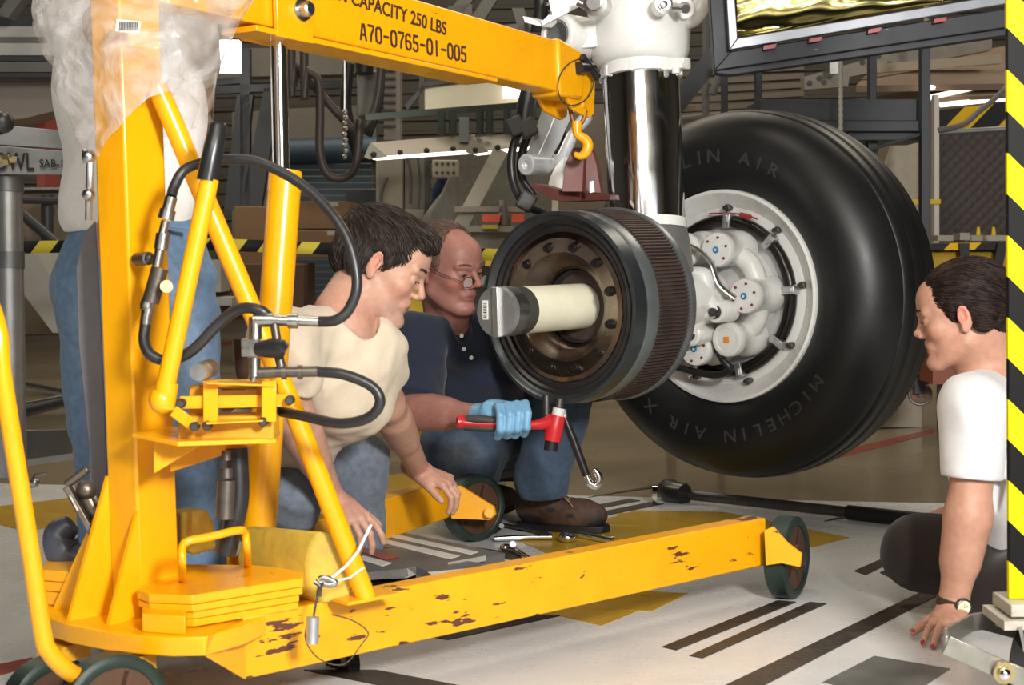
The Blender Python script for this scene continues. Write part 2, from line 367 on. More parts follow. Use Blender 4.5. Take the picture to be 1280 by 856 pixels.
class Head:
    """head of about 0.235 m: local axes right, forward, up; origin between the ears"""
    def __init__(s, c, fwd, up, k=1.0): s.c = V(c); s.r, s.f, s.u = frame(fwd, up); s.k = k; s.R = [tuple(s.r), tuple(s.f), tuple(s.u)]
    def p(s, x, y, z): return s.c+(s.r*x+s.f*y+s.u*z)*s.k
    def e(s, S, c, r, k=.02, op='add', R=None): S.ell(s.p(*c), [q*s.k for q in r], s.R if R is None else R, k, op)
    def g(s, S, a, b, r1, r2=None, k=.012, op='add'): S.cap(s.p(*a), s.p(*b), r1*s.k, None if r2 is None else r2*s.k, k, op)
    def build(s, S, jaw=1.0, nose=1.0, female=False):
        s.e(S, (0, -.018, .035), (.076, .098, .083)); s.e(S, (0, .028, -.025), (.061*jaw, .064, .082), .03); s.e(S, (0, .055, .045), (.055, .04, .045), .03)
        for q in (-1, 1):
            s.g(S, (q*.054*jaw, .0, -.062), (q*.018*jaw, .072, -.103), .016, .016, .03)
            s.e(S, (q*.043, .062, -.022), (.021, .02, .019), .025)
            s.g(S, (q*.046, .078, .023), (q*.012, .092, .021), .009, .0085, .012)
        s.e(S, (0, .087, -.1), (.02*jaw, .016, .016), .02)
        for q in (-1, 1):
            s.e(S, (q*.033, .101, .001), (.017, .018, .0115), .010, 'sub')
            s.e(S, (q*.032, .0775, .0), (.0155, .0142, .0135), .004); s.g(S, (q*.018, .0865, .006), (q*.045, .082, .005), .0032, .003, .004)
            s.e(S, (q*.032, .095, -.0015), (.0118, .0095, .0032), .0012, 'sub')
            s.e(S, (q*.0125*nose, .1, -.031), (.0085, .011, .0075), .006)
        s.g(S, (0, .088, .014), (0, .110*(.5+.5*nose), -.022), .0072, .0085, .010); s.e(S, (0, .111, -.025), (.0095*nose, .008, .0078), .005)
        s.g(S, (-.006, .0925, -.047), (.006, .0925, -.047), .0025, .0025, .004)
        for q in (-1, 1): s.e(S, (q*.006, .112, -.037), (.0035, .005, .003), .003, 'sub')
        s.e(S, (0, .084, -.06), (.026, .012, .013), .018)
        s.e(S, (0, .0895, -.0585), (.021, .0075, .0042), .005); s.e(S, (0, .0885, -.0700), (.018, .0075, .005), .005)
        s.e(S, (0, .101, -.0640), (.023, .008, .0014), .002, 'sub')
        for q in (-1, 1):
            c = (q*.0795, -.008, -.004); rr = s.r*(q*.35)+s.f*(-.25)
            Re = frame(s.f*.94+s.u*(-.15)+s.r*q*.25, s.u+s.f*(-.22)); Rm = [tuple(Re[0]), tuple(Re[1]), tuple(Re[2])]
            s.e(S, c, (.0062, .0165, .029), .006, R=Rm); s.e(S, (q*.087, -.004, .004), (.0085, .0095, .0185), .0015, 'sub', Rm)
            s.e(S, (q*.0775, -.004, -.03), (.006, .009, .011), .006, R=Rm); s.e(S, (q*.084, .004, -.006), (.004, .004, .007), .003, R=Rm)
        return s
    def paints(s, lip, brow=None, stubble=None, blush=None, lid=(.25, .12, .09)):
        R = s.R; o = []; c4 = lambda c: tuple(s.p(*c)); k = s.k
        if stubble: o.append((c4((0, .05, -.085)), (.075*k, .075*k, .045*k), stubble, .6, R, .75))
        if blush:
            o.append((c4((.05, .07, -.03)), (.03*k, .03*k, .026*k), blush, .9, R, .7)); o.append((c4((-.05, .07, -.03)), (.03*k, .03*k, .026*k), blush, .9, R, .7))
            o.append((c4((0, .115, -.03)), (.02*k, .03*k, .02*k), blush, .9, R, .8))
            for q in (-1, 1): o.append((c4((q*.083, -.005, 0)), (.014*k, .024*k, .034*k), blush, .5, R, .9))
        o.append((c4((0, .1, -.064)), (.026*k, .02*k, .012*k), lip, .35, R, .8)); o.append((c4((0, .104, -.0638)), (.022*k, .014*k, .002*k), tuple(v*.35 for v in lip), .5, R))
        for q in (-1, 1):
            if brow:
                for t in range(6): o.append((c4((q*(.016+.006*t), .088-.0022*t, .0235+.0022*math.sin(t*.7))), (.0058*k, .014*k, .0042*k), brow, .6, R, .8))
            o.append((c4((q*.032, .09, -.001)), (.0145*k, .012*k, .0055*k), lid, .6, R, .55))
        return o
def limb(S, pts, rs, k=.02):
    for i in range(len(pts)-1): S.cap(pts[i], pts[i+1], rs[i], rs[i+1], k)
def hand(S, wrist, d, n, side=1, curl=(.35, .4, .4), spread=.06, k=1.0, thumb=(.55, .25), grow=0, per=None, thumb_dir=None, nails=None):
    """wrist point, pointing direction d, back-of-hand normal n, side=+1 when the thumb is on the d x n side"""
    d = V(d).normalized(); n = V(n); n = (n-d*n.dot(d)).normalized(); t = d.cross(n)*side; Wp = V(wrist); tips = []
    R = [tuple(t), tuple(d), tuple(n)]; P = lambda a, b, c=0: Wp+(t*a+d*b+n*c)*k
    S.ell(P(0, .048, 0), [(.040+grow)*k, (.052+grow)*k, (.0145+grow)*k], R, .012)
    S.ell(P(.018, .035, -.008), [(.02+grow)*k, (.032+grow)*k, (.015+grow)*k], R, .012); S.ell(P(-.022, .035, -.007), [(.014+grow)*k, (.032+grow)*k, (.013+grow)*k], R, .012)
    S.cap(P(0, -.03, 0), P(0, .02, 0), .025*k+grow, .024*k+grow, .015)
    L = (.078, .086, .08, .064); rr = (.0092, .0096, .0090, .0080); off = (.030, .0105, -.0095, -.029); base = (.088, .093, .088, .079)
    for i in range(4):
        cu = per[i] if per else curl
        sp = spread*(1.5-i); a = 0; q = P(off[i], base[i], 0); S.cap(P(off[i]*.8, .05, .001), q, (.0105+grow)*k, rr[i]*k*1.1+grow, .01); S.ell(q+n*.002*k, [.0095*k+grow]*3, None, .006)
        for j, fr in enumerate((.46, .30, .24)):
            a += cu[j]; dd = (d*math.cos(a)-n*math.sin(a)+t*math.sin(sp)).normalized(); q2 = q+dd*(L[i]*fr*k)
            r1 = rr[i]*(1-.08*j)*k+grow; S.cap(q, q2, r1, r1*.93, .0025); q = q2
            if j == 2: tips.append((q, dd, (n*math.cos(a)+d*math.sin(a)), rr[i]*.85*k))
    q = P(.022, .018, -.006); a = thumb[0]; td = V(thumb_dir).normalized() if thumb_dir is not None else (d*math.cos(a)+t*math.sin(a)*1.0-n*thumb[1]).normalized()
    q2 = q+td*.042*k; S.cap(q, q2, .0145*k+grow, .0115*k+grow, .012); q3 = q2+(td+d*.25-n*.1).normalized()*.032*k; S.cap(q2, q3, .011*k+grow, .0105*k+grow, .004)
    q4 = q3+(td+d*.5-n*.15).normalized()*.024*k; S.cap(q3, q4, .0102*k+grow, .0085*k+grow, .003); tips.append((q4, (q4-q3).normalized(), n, .009*k)); NAILS.extend(tips)
    return tips
skin_m = vcol_mat('skin', .5, .35, 260, sss=.12, spec=.45, var=.12)
cloth_m = vcol_mat('knit_cotton', .9, .25, 420, sheen=.15, spec=.15, var=.05)
denim_m = vcol_mat('denim', .85, .5, 500, sheen=.1, spec=.2, var=.22)
hair_m = vcol_mat('hair', .55, .8, 60, spec=.22, var=.35, fine=(1, 1, .35))
glove_m = vcol_mat('nitrile_glove', .45, .3, 90, spec=.5, var=.06)

eye_w = M('eye_white', (.50, .46, .43), .2); iris_m = M('iris', (.03, .022, .018), .15)
def sample(S, p):
    i = [np.clip(np.interp(p[:, a], S.ax[a], np.arange(S.n[a])), 0, S.n[a]-1.001) for a in range(3)]; b = [q.astype(int) for q in i]; f = [i[a]-b[a] for a in range(3)]; o = 0
    for c in range(8):
        d = ((c >> 2) & 1, (c >> 1) & 1, c & 1); w_ = 1
        for a in range(3): w_ = w_*(f[a] if d[a] else 1-f[a])
        o = o+w_*S.F[b[0]+d[0], b[1]+d[1], b[2]+d[2]]
    return o
def grad(S, p):
    e = .004; g = np.stack([sample(S, p+np.eye(3)[a]*e)-sample(S, p-np.eye(3)[a]*e) for a in range(3)], 1); return g/(np.linalg.norm(g, axis=1, keepdims=True)+1e-9)
def strands(S, hd, flow, n, length, rad, parent, cols, keep=None, lift=.0012, seed=3, steps=6):
    """short hairs combed over a soft solid: flow(local xyz) gives the local combing direction"""
    r = np.random.RandomState(seed); v, _ = S.mesh(); P = v[r.randint(0, len(v), n)]; A = np.array([tuple(hd.r), tuple(hd.f), tuple(hd.u)]); c0 = np.array(hd.c); V_ = []; F_ = []; K = []
    if keep is not None: L = (P-c0)@A.T/hd.k; P = P[keep(L)]
    n = len(P); ln = length*r.uniform(.6, 1.25, (n, 1)); jit = r.normal(size=(n, 3))*.13; pts = [P+grad(S, P)*lift*.3]
    for j in range(steps):
        p = pts[-1]; L = (p-c0)@A.T/hd.k; d = (flow(L)+jit)@A; g = grad(S, p); d = d-g*(d*g).sum(1, keepdims=True); d /= np.linalg.norm(d, axis=1, keepdims=True)+1e-9
        q = p+d*ln/steps; g = grad(S, q); q = q-g*(sample(S, q)-lift*(1-abs(j/steps-.4)))[:, None]; pts.append(q)
    col = np.array(cols)[r.randint(0, len(cols), n)]; tot = 0; m = steps+1
    for j, q in enumerate(pts):
        g = grad(S, q); t = (pts[min(j+1, steps)]-pts[max(j-1, 0)]); s_ = np.cross(t, g); s_ /= np.linalg.norm(s_, axis=1, keepdims=True)+1e-9; w_ = rad*(1-(j/steps)**2*.85); V_.append(np.stack([q-s_*w_-g*w_*.4, q+g*w_*.8, q+s_*w_-g*w_*.4], 1))
    VV = np.stack(V_, 1).reshape(-1, 3); base = (np.arange(n)*m*3)[:, None, None, None]; j = (np.arange(steps)*3)[None, :, None, None]; quad = np.array([[0, 1, 4, 3], [1, 2, 5, 4], [2, 0, 3, 5]])[None, None]; F = (base+j+quad).reshape(-1, 4)
    c = (VV.min(0)+VV.max(0))/2; me = bpy.data.meshes.new('hair_strands'); me.vertices.add(len(VV)); me.vertices.foreach_set('co', (VV-c).astype(np.float32).ravel()); me.loops.add(F.size); me.loops.foreach_set('vertex_index', F.astype(np.int32).ravel())
    me.polygons.add(len(F)); me.polygons.foreach_set('loop_start', np.arange(0, F.size, 4, dtype=np.int32)); me.polygons.foreach_set('loop_total', np.full(len(F), 4, np.int32)); me.update(calc_edges=True); me.materials.append(hair_m)
    cc = np.ones((len(VV), 4)); cc[:, :3] = np.repeat(col, m*3, 0); me.color_attributes.new('Col', 'FLOAT_COLOR', 'POINT').data.foreach_set('color', cc.astype(np.float32).ravel())
    return link('hair_strands', me, V(c), parent, ang=180, kind='stuff')
def face_bits(hd, t, brow, gaze=(0, 1, -.45), browr=.0009):
    for q in (-1, 1):
        c = hd.p(q*.032, .0775, 0); m = MB(); m.ball(c, .0128*hd.k, 20, 14); e = m.build('eye', eye_w, t)
        gz = (hd.r*gaze[0]+hd.f*gaze[1]+hd.u*gaze[2]).normalized(); m = MB(); m.lathe(c+gz*.0110*hd.k, gz, [(-.001, .0062), (.0012, .0056), (.0022, .003), (.0024, 0)], 16); m.build('iris', iris_m, e)
        m = MB(); r = random.Random(5)
        for k in range(70):
            u = r.random(); x = q*(.014+.036*u); z = .0255+.004*math.sin(u*2.4)+r.uniform(-.0028, .0028)*(1.1-u*.6); y = .0995-.0095*u**1.6; L = .007; m.tube([hd.p(x, y-.001, z), hd.p(x+q*L*.6, y+.001-.002*u, z+.0015), hd.p(x+q*L, y-.001-.003*u, z+.0005)], [browr, browr*.8, browr*.2], 4)
        m.build('eyebrow', brow, t, flat=True)
        m = MB()
        for k in range(14): u = k/13; x = q*(.0215+.0215*u); zz = .0022-.0035*(u-.5)**2*4*.6; m.tube([hd.p(x, .0895-.005*u*u, zz), hd.p(x+q*.001, .0945-.005*u*u, zz-.0015), hd.p(x+q*.002, .0975-.005*u*u, zz-.001)], [.0005, .0004, .0001], 4)
        m.build('eyelashes', iris_m, t, flat=True)
# ---------------------------------------------------------------- setting: floor, walls, ceiling
def floor_mat():
    m = bpy.data.materials.new('hall_floor'); m.use_nodes = True; nt = m.node_tree; N = nt.nodes; L = nt.links; b = N['Principled BSDF']
    g = N.new('ShaderNodeNewGeometry'); sp = N.new('ShaderNodeSeparateXYZ'); L.new(g.outputs['Position'], sp.inputs[0])
    def noise(s, d=8, r=.65, sc=None):
        n = N.new('ShaderNodeTexNoise'); n.inputs['Scale'].default_value = s; n.inputs['Detail'].default_value = d; n.inputs['Roughness'].default_value = r
        if sc: mp = N.new('ShaderNodeMapping'); mp.inputs['Scale'].default_value = sc; mp.inputs['Rotation'].default_value = (0, 0, .6); L.new(g.outputs['Position'], mp.inputs[0]); L.new(mp.outputs[0], n.inputs['Vector'])
        else: L.new(g.outputs['Position'], n.inputs['Vector'])
        return n.outputs['Fac']
    def rng_(v, a, c, lo=0, hi=1):
        r = N.new('ShaderNodeMapRange'); r.inputs['From Min'].default_value = a; r.inputs['From Max'].default_value = c; r.inputs['To Min'].default_value = lo; r.inputs['To Max'].default_value = hi; L.new(v, r.inputs['Value']); return r.outputs[0]
    def mix(f, a, c):
        x = N.new('ShaderNodeMix'); x.data_type = 'RGBA'
        if isinstance(f, float): x.inputs['Factor'].default_value = f
        else: L.new(f, x.inputs['Factor'])
        for i, q in ((6, a), (7, c)):
            if isinstance(q, tuple): x.inputs[i].default_value = (*q, 1)
            else: L.new(q, x.inputs[i])
        return x.outputs[2]
    near = mix(rng_(noise(1.6), .35, .65), (.54, .55, .56), (.66, .66, .65))
    near = mix(rng_(noise(26, 9, .7, (1, 3.2, 1)), .67, .70), near, (.12, .11, .1))       # scuffs
    near = mix(rng_(noise(7, 9, .7, (3, .7, 1)), .69, .71), near, (.25, .24, .22))
    far = mix(rng_(noise(.7), .3, .7), (.19, .155, .10), (.30, .25, .165))
    far = mix(rng_(noise(9, 9, .7, (1, 4, 1)), .66, .70), far, (.09, .07, .05))
    edge = N.new('ShaderNodeMath'); edge.operation = 'GREATER_THAN'
    ad = N.new('ShaderNodeMath'); ad.operation = 'MULTIPLY_ADD'; L.new(sp.outputs['X'], ad.inputs[0]); ad.inputs[1].default_value = .28; L.new(sp.outputs['Y'], ad.inputs[2])
    L.new(ad.outputs[0], edge.inputs[0]); edge.inputs[1].default_value = 5.62
    L.new(mix(edge.outputs[0], near, far), b.inputs['Base Color'])
    ro = N.new('ShaderNodeMix'); ro.data_type = 'FLOAT'; L.new(edge.outputs[0], ro.inputs['Factor']); L.new(rng_(noise(3), .3, .7, .2, .36), ro.inputs[2]); L.new(rng_(noise(2), .3, .7, .1, .26), ro.inputs[3])
    L.new(ro.outputs[0], b.inputs['Roughness'])
    bp = N.new('ShaderNodeBump'); bp.inputs['Strength'].default_value = .12; bp.inputs['Distance'].default_value = .01; L.new(noise(2.2, 3), bp.inputs['Height']); L.new(bp.outputs[0], b.inputs['Normal'])
    return m
m = MB(); m.prism([(-11, -3, -.1), (11, -3, -.1), (11, 17, -.1), (-11, 17, -.1)], (0, 0, .1))
floor = struct(m.build('floor', floor_mat()))
wall_m = M('corrugated_panel', (.105, .092, .075), .6, 0, .25, 2, .05, 20)
m = MB()                                                      # ribbed sheet wall across the back
xs = np.arange(0, 5.6, .14); 
pz = []
for i, z in enumerate(xs): pz += [(16.6, z), (16.6, z+.09), (16.56, z+.1), (16.56, z+.13)]
vs = [(x, y, z) for x in (-11, 11) for (y, z) in pz]; n = len(pz); m.add(vs, [(i, i+1, n+i+1, n+i) for i in range(n-1)]); m.box((0, 16.75, 2.85), (22, .2, 5.7))
struct(m.build('wall_back', wall_m, flat=True))
for nm, x in (('wall_left', -11.1), ('wall_right', 11.1)): m = MB(); m.box((x, 7, 2.85), (.2, 20, 5.7)); struct(m.build(nm, wall_m))
m = MB(); m.box((0, -3.1, 2.85), (22, .2, 5.7)); struct(m.build('wall_front', M('front_wall_paint', (.34, .30, .24), .6)))
m = MB(); m.box((0, 7, 5.8), (22.4, 20, .2)); struct(m.build('ceiling', M('dark_ceiling', (.06, .055, .05), .8)))
for i, (x0, x1, z0, z1) in enumerate(((-4.2, -3.1, .8, 4.2), (-2.3, -1.6, .8, 4.2), (2.6, 4.4, 1.0, 3.6))):  # added glowing panels on the unseen wall, for chrome streaks and soft fill
    m = MB(); m.box(((x0+x1)/2, -2.97, (z0+z1)/2), (x1-x0, .04, z1-z0)); streak_pnl = struct(m.build('window_%d' % (i+1), M('streak_panel_glow', (.85, .93, 1), .4, emit=1.6)))
    m = MB()
    for x in (x0, (x0+x1)/2, x1): m.box((x, -2.94, (z0+z1)/2), (.05, .05, z1-z0))
    for z in (z0, (z0+z1)/2, z1): m.box(((x0+x1)/2, -2.94, z), (x1-x0, .05, .05))
    m.build('window_frame', wall_m, streak_pnl)
# painted patches and the recessed slots in the floor, plus a painted shadow strip, each its own piece
ypaint = M('floor_yellow', (.52, .32, .025), .3, 0, .22, 7, chips=(.68, 16, (.2, .19, .17)))
slot_shadow_m = M('slot_grime_or_shadow', (.055, .045, .036), .45, .2, .6, 20, .4, 60, chips=(.66, 30, (.16, .12, .07)))
plate_m = M('floor_hatch_steel', (.17, .17, .165), .4, .3, .3, 12, .1, 40)
red_m = M('floor_red', (.3, .06, .04), .35, 0, .3, 8)
def patch(name, poly, mat, t=.0012):
    m = MB(); m.prism([FL(x, y) for x, y in poly], (0, 0, t)); o = m.build(name, mat, floor); return o
patch('yellow_patch', [(735, 655), (795, 638), (905, 640), (1062, 672), (1015, 684), (930, 662)], ypaint); patch('yellow_patch', [(768, 641), (940, 650), (1060, 672), (870, 690)], ypaint, .0016)
patch('yellow_patch', [(600, 775), (800, 738), (852, 742), (752, 782), (690, 768)], ypaint); patch('yellow_patch', [(636, 672), (900, 640), (1000, 660), (735, 682)], ypaint, .0008)
patch('yellow_patch', [(380, 612), (515, 590), (552, 604), (440, 634)], ypaint, .0016); patch('yellow_patch', [(700, 677), (760, 682), (700, 700), (640, 672)], ypaint, .002)
patch('yellow_patch', [(-60, 640), (90, 622), (200, 640), (30, 664)], ypaint); patch('yellow_patch', [(700, 735), (860, 742), (815, 764), (680, 760)], ypaint, .002)
for p in ([(828, 809), (845, 813), (995, 753), (972, 751)], [(862, 820), (878, 823), (1033, 755), (1012, 753)], [(905, 858), (945, 862), (1185, 738), (1165, 734)],
          [(1068, 714), (1082, 719), (1135, 693), (1118, 692)], [(1100, 716), (1112, 722), (1140, 708), (1128, 705)], [(380, 838), (470, 838), (620, 866), (560, 874)],
          [(735, 622), (760, 618), (860, 604), (840, 603)], [(700, 640), (718, 642), (800, 626), (786, 624)], [(722, 646), (740, 648), (830, 630), (812, 628)], [(560, 800), (700, 770), (640, 768), (520, 793)],  # last strip is the near leg's cast shadow, painted on the floor
          [(560, 690), (640, 700), (660, 694), (590, 684)], [(1030, 652), (1070, 645), (1110, 640), (1050, 646)]):
    patch('floor_slot_or_shadow', p, slot_shadow_m, .0024)
patch('floor_hatch', [(1028, 853), (1093, 820), (1188, 836), (1130, 875)], plate_m)
patch('red_line', [(-40, 838), (40, 822), (48, 830), (-40, 856)], red_m); patch('red_line', [(1040, 566), (1165, 536), (1168, 541), (1046, 573)], red_m); patch('red_line', [(420, 566), (520, 554), (520, 558), (425, 571)], red_m)
patch('red_line', [(100, 445), (300, 425), (300, 430), (100, 452)], red_m)
# ---------------------------------------------------------------- yellow shop crane
K0 = V((-.705, 3.004, 0)); ku = V((.559, .829, 0)).normalized(); kv = V((-.829, .559, 0)).normalized(); Z = V((0, 0, 1))
def K(a, b, z): return K0+ku*a+kv*b+Z*z
crane = thing('shop_crane', 'yellow hydraulic shop crane on green wheels with its boom over the brake stack', 'crane', (-.70, 3.0, 0))
m = MB(); m.prism([FL(x, y, .165) for x, y in ((62, 796), (90, 805), (130, 813), (173, 818), (215, 821), (257, 820), (306, 806))]+[K(a, b, .165) for a, b in ((.35, -.17), (.35, .2), (.1, .26), (-.08, .2))], (0, 0, .035)); m.build('base_plate', yellow, crane, bevel=.003)
rl, ll = V((.79, .615, 0)).normalized(), V((.42, .905, 0)).normalized()
def leg(start, dr, length, ztop, zb, wd, mat, tail, side):
    n = Z.cross(dr)*side; a = start; b = start+dr*length; m = MB()   # near side face lies on start-b
    A = a+n*wd; B = b+n*wd
    poly = [a+Z*zb, b+Z*zb, b+Z*ztop, a+Z*ztop]; m.prism(poly, n*wd)
    return m
s1 = FL(307, 849, .09); end1 = FL(958, 706, .09); s1.z = end1.z = 0; lm = leg(s1, (end1-s1).normalized(), (end1-s1).length, .205, .09, .055, None, .15, 1)
r_leg = lm.build('leg', yellow_worn, crane, bevel=.003, label='near leg with chipped yellow paint')
m = MB(); gr = (end1-s1).normalized(); gn = Z.cross(gr); m.prism([FL(257, 820, .165), s1+Z*.09, s1+Z*.2, FL(262, 795, .2)], gn*.012); m.build('gusset', yellow, crane)
m = MB(); m.prism([W(955, 663, 3.82), W(966, 658, 3.82), W(984, 678, 3.80), W(1002, 692, 3.79), W(1000, 709, 3.79), W(977, 704, 3.80), W(957, 707, 3.82)], V((.004, .008, 0))); m.build('wheel_ear', yellow_worn, crane, bevel=.002)
m = MB(); m.prism([W(564, 608, 4.62), W(575, 607, 4.62), W(617, 633, 4.63), W(619, 643, 4.63), W(612, 650, 4.63), W(564, 648, 4.62)], V((.004, .008, 0))); m.cyl(W(611, 641, 4.6), W(611, 641, 4.7), .014, 14); m.build('wheel_ear', yellow, crane, bevel=.001)
s2 = FL(395, 706, .09)-ll*.0; e2 = FL(567, 645, .09); s2.z = e2.z = 0; ldr = (e2-s2).normalized()
lm = leg(s2, ldr, (e2-s2).length, .20, .09, .055, None, .18, 1); lm.build('leg', yellow, crane, bevel=.003)
wheel_g = M('green_wheel', (.016, .034, .026), .5, 0, .4, 20, .2, 40); wheel_h = M('rusty_wheel_disc', (.07, .055, .045), .5, .5, .6, 14, .3, 50, col2=(.16, .07, .03))
def wheel(c, ax, r, wdt, parent, name='wheel', tread=wheel_g, disc=wheel_h):
    c = V(c); ax = V(ax).normalized(); m = MB(); h = wdt/2
    m.lathe(c, ax, [(-h*.9, r*.78), (-h, r*.82), (-h, r*.93), (-h*.8, r), (h*.8, r), (h, r*.93), (h, r*.82), (h*.9, r*.78)], 40, closed=True); o = m.build(name, tread, parent)
    m = MB(); m.lathe(c, ax, [(-h*.75, r*.80), (-h*.45, r*.72), (-h*.4, r*.35), (-h*1.02, r*.3), (-h*1.02, r*.1), (h*1.02, r*.1), (h*1.02, r*.3), (h*.4, r*.35), (h*.45, r*.72), (h*.75, r*.80)], 32)
    for k in range(5):
        q = 2*math.pi*k/5; _, x, y = basis(ax); dv = x*math.cos(q)+y*math.sin(q); m.box(c+dv*r*.52, (r*.4, r*.09, wdt*.75), dv, ax.cross(dv))
    m.build('wheel_disc', disc, o); m = MB(); m.cyl(c-ax*h*1.35, c+ax*h*1.35, r*.13, 16); m.hexbolt(c-ax*h*1.2, -ax, r*.2, .012); m.hexbolt(c+ax*h*1.2, ax, r*.2, .012); m.build('axle_bolt', dsteel, o); return o
wc = FL(987, 748, 0)+gr*.0; wheel(V((W(984, 699, 3.92).x, W(984, 699, 3.92).y, .1)), (.88, -.48, 0), .1, .055, crane)
n2 = Z.cross(ldr); wheel(V((W(592, 642, 4.72).x, 4.74, .1)), (.62, -.78, 0), .1, .055, crane)
wheel(W(140, 886, 2.78), (.62, -.78, 0), .098, .05, crane); wheel(W(62, 886, 2.98), (.75, -.66, 0), .098, .05, crane)
m = MB(); m.box(W(160, 828, 2.87), (.07, .07, .03), ku, kv); m.box(W(80, 812, 3.0), (.07, .07, .03), ku, kv); m.parts('caster_fork', yellow_dull, crane)
wheel(W(428, 826, 3.35), (.8, .6, 0), .05, .03, crane, 'caster_wheel', black_rub)
m = MB(); m.beam(W(404, 800, 3.3), W(404, 815, 3.3), .05, .05); m.box(W(412, 806, 3.34), (.06, .06, .02)); m.beam(W(428, 806, 3.31), W(434, 830, 3.31), .03, .01); m.build('caster_bracket', dsteel, crane)
def on_plane(px, py, q, n):
    v = _f+_r*((px-640)/FPX)-_u*((py-428)/FPX); return CAM+v*((q-CAM).dot(n)/v.dot(n))
# mast: rectangular tube, gussets at its foot
m = MB(); m.prism([K(-.05, -.04, .2), K(.05, -.04, .2), K(.05, .04, .2), K(-.05, .04, .2)], (0, 0, 1.42)); m.build('mast', M('mast_yellow', YEL, .3, 0, .14, 3, .04, 50, coat=.25, chips=(.75, 22, (.12, .05, .02)), streak=(1, 1, .25)), crane, bevel=.005)
m = MB(); m.prism([K(-.05, -.04, .2), K(-.05, -.04, .40), K(-.125, -.035, .2)], kv*.008); m.prism([K(-.05, .036, .2), K(-.05, .036, .46), K(-.135, .06, .2)], kv*.008); m.prism([K(-.05, .04, .2), K(-.05, .04, .44), K(-.08, .17, .2)], ku*.008); m.build('gusset', yellow, crane)
# pump shelf
m = MB(); m.prism([W(165, 541, 2.86), W(222, 552, 2.78), W(345, 548, 2.84), W(350, 538, 2.98), W(212, 533, 3.02)], (0, 0, -.008)); m.prism([W(192, 548, 2.86), W(192, 592, 2.86), W(258, 552, 2.88)], V((.0, .008, 0)))
m.prism([W(213, 547, 2.95), W(213, 590, 2.95), W(330, 552, 2.97)], (0, .006, 0)); m.build('pump_shelf', yellow, crane, bevel=.001)
m = MB(); d0 = 2.84
def bw(x0, y0, x1, y1, d, th, mb=None): # upright block between two pixel corners, th deep
    a, b, c_, e = W(x0, y0, d), W(x1, y0, d), W(x1, y1, d), W(x0, y1, d); dv = V((0, th, 0)); return (mb or m).prism([a, b, c_, e], dv)
bw(222, 520, 342, 549, 2.83, .075); bw(236, 482, 262, 520, 2.85, .06); bw(320, 482, 342, 520, 2.85, .06)
m.cyl(W(250, 500, 2.88), W(345, 498, 2.9), .017, 18); m.cyl(W(255, 480, 2.88), W(330, 480, 2.9), .009, 12); m.build('pump_body', yellow_dull, crane, bevel=.003)
m = MB(); m.beam(W(225, 503, 2.81), W(368, 500, 2.84), .006, .022); m.beam(W(256, 477, 2.80), W(340, 480, 2.83), .07, .003); m.beam(W(256, 527, 2.80), W(335, 523, 2.83), .07, .003)
m.beam(W(217, 513, 2.79), W(246, 535, 2.79), .006, .02); 
for x in (262, 335): bw(x-8, 476, x+10, 527, 2.80, .008)
m.build('pump_linkage', yellow, crane, bevel=.001); fit_d0 = M('dull_fitting', (.16, .14, .12), .4, .8, .3, 40)
m = MB()
for (x, y, d) in ((226, 504, 2.795), (362, 500, 2.82), (243, 533, 2.78), (259, 532, 2.79), (329, 527, 2.8)): m.lathe(W(x, y, d)+V((0, .012, 0)), (0, -1, 0), [(0, .0085), (.016, .0085), (.019, .006)], 12)
m.parts('pump_bolt', dsteel, crane)
m = MB(); m.cyl(W(262, 460, 2.90), W(254, 463, 2.84), .017, 18); m.build('pump_valve', fit_d0, crane); m = MB(); m.cyl(W(254, 463, 2.842), W(248, 465, 2.80), .0155, 18); m.build('valve_cap', steel, crane)
# lever
m = MB(); m.tube([W(206, 488, 2.79), W(262, 224, 2.80)], .0165, 20); m.tube([W(204, 510, 2.79), W(209, 478, 2.79)], .020, 16); m.ball(W(203, 500, 2.79), .024); m.build('pump_lever', yellow, crane)
m = MB(); m.tube([W(259, 226, 2.80), W(263, 205, 2.8), W(273, 157, 2.80), W(274, 153, 2.8)], [.019, .0185, .0165, .012], 20); m.build('lever_grip', black_pl, crane)
# brace tube, ram, boom
m = MB(); m.tube([W(196, 108, 2.94), W(215, 150, 2.95), W(362, 500, 3.0), W(458, 748, 3.03)], .0195, 20); m.box(W(458, 746, 3.04), (.12, .05, .006), gr, gn); m.build('brace_tube', yellow, crane)
m = MB(); m.tube([K(.30, 0, .20), W(357, 214, 3.33)], .0345, 28); 
rb, rt = K(.30, 0, .20), W(357, 214, 3.33); rdir = (rt-rb).normalized(); m.tube([rt-rdir*.045, rt-rdir*.003], .0352, 28); m.prism([K(.27, -.05, .2), K(.33, -.05, .2), K(.33, -.05, .25), K(.27, -.05, .25)], kv*.012); m.prism([K(.27, .038, .2), K(.33, .038, .2), K(.33, .038, .25), K(.27, .038, .25)], kv*.012); m.build('ram_body', yellow, crane)
boomslope = -.052
def BM(t, b, h): return K(t, b, 1.323+(t-.47)*boomslope+h)    # along boom: t from mast, b sideways, h above its underside
m = MB(); m.tube([rt-rdir*.1, BM(.42, 0, .035)], .018, 24); m.build('ram_rod', chrome, crane)
m = MB(); m.hexa([BM(-.1, -.035, 0), BM(1.47, -.035, 0), BM(1.47, .035, 0), BM(-.1, .035, 0)], [BM(-.1, -.035, .145), BM(1.47, -.035, .132), BM(1.47, .035, .132), BM(-.1, .035, .145)])
boom = m.build('boom', yellow, crane, bevel=.004)
m = MB()
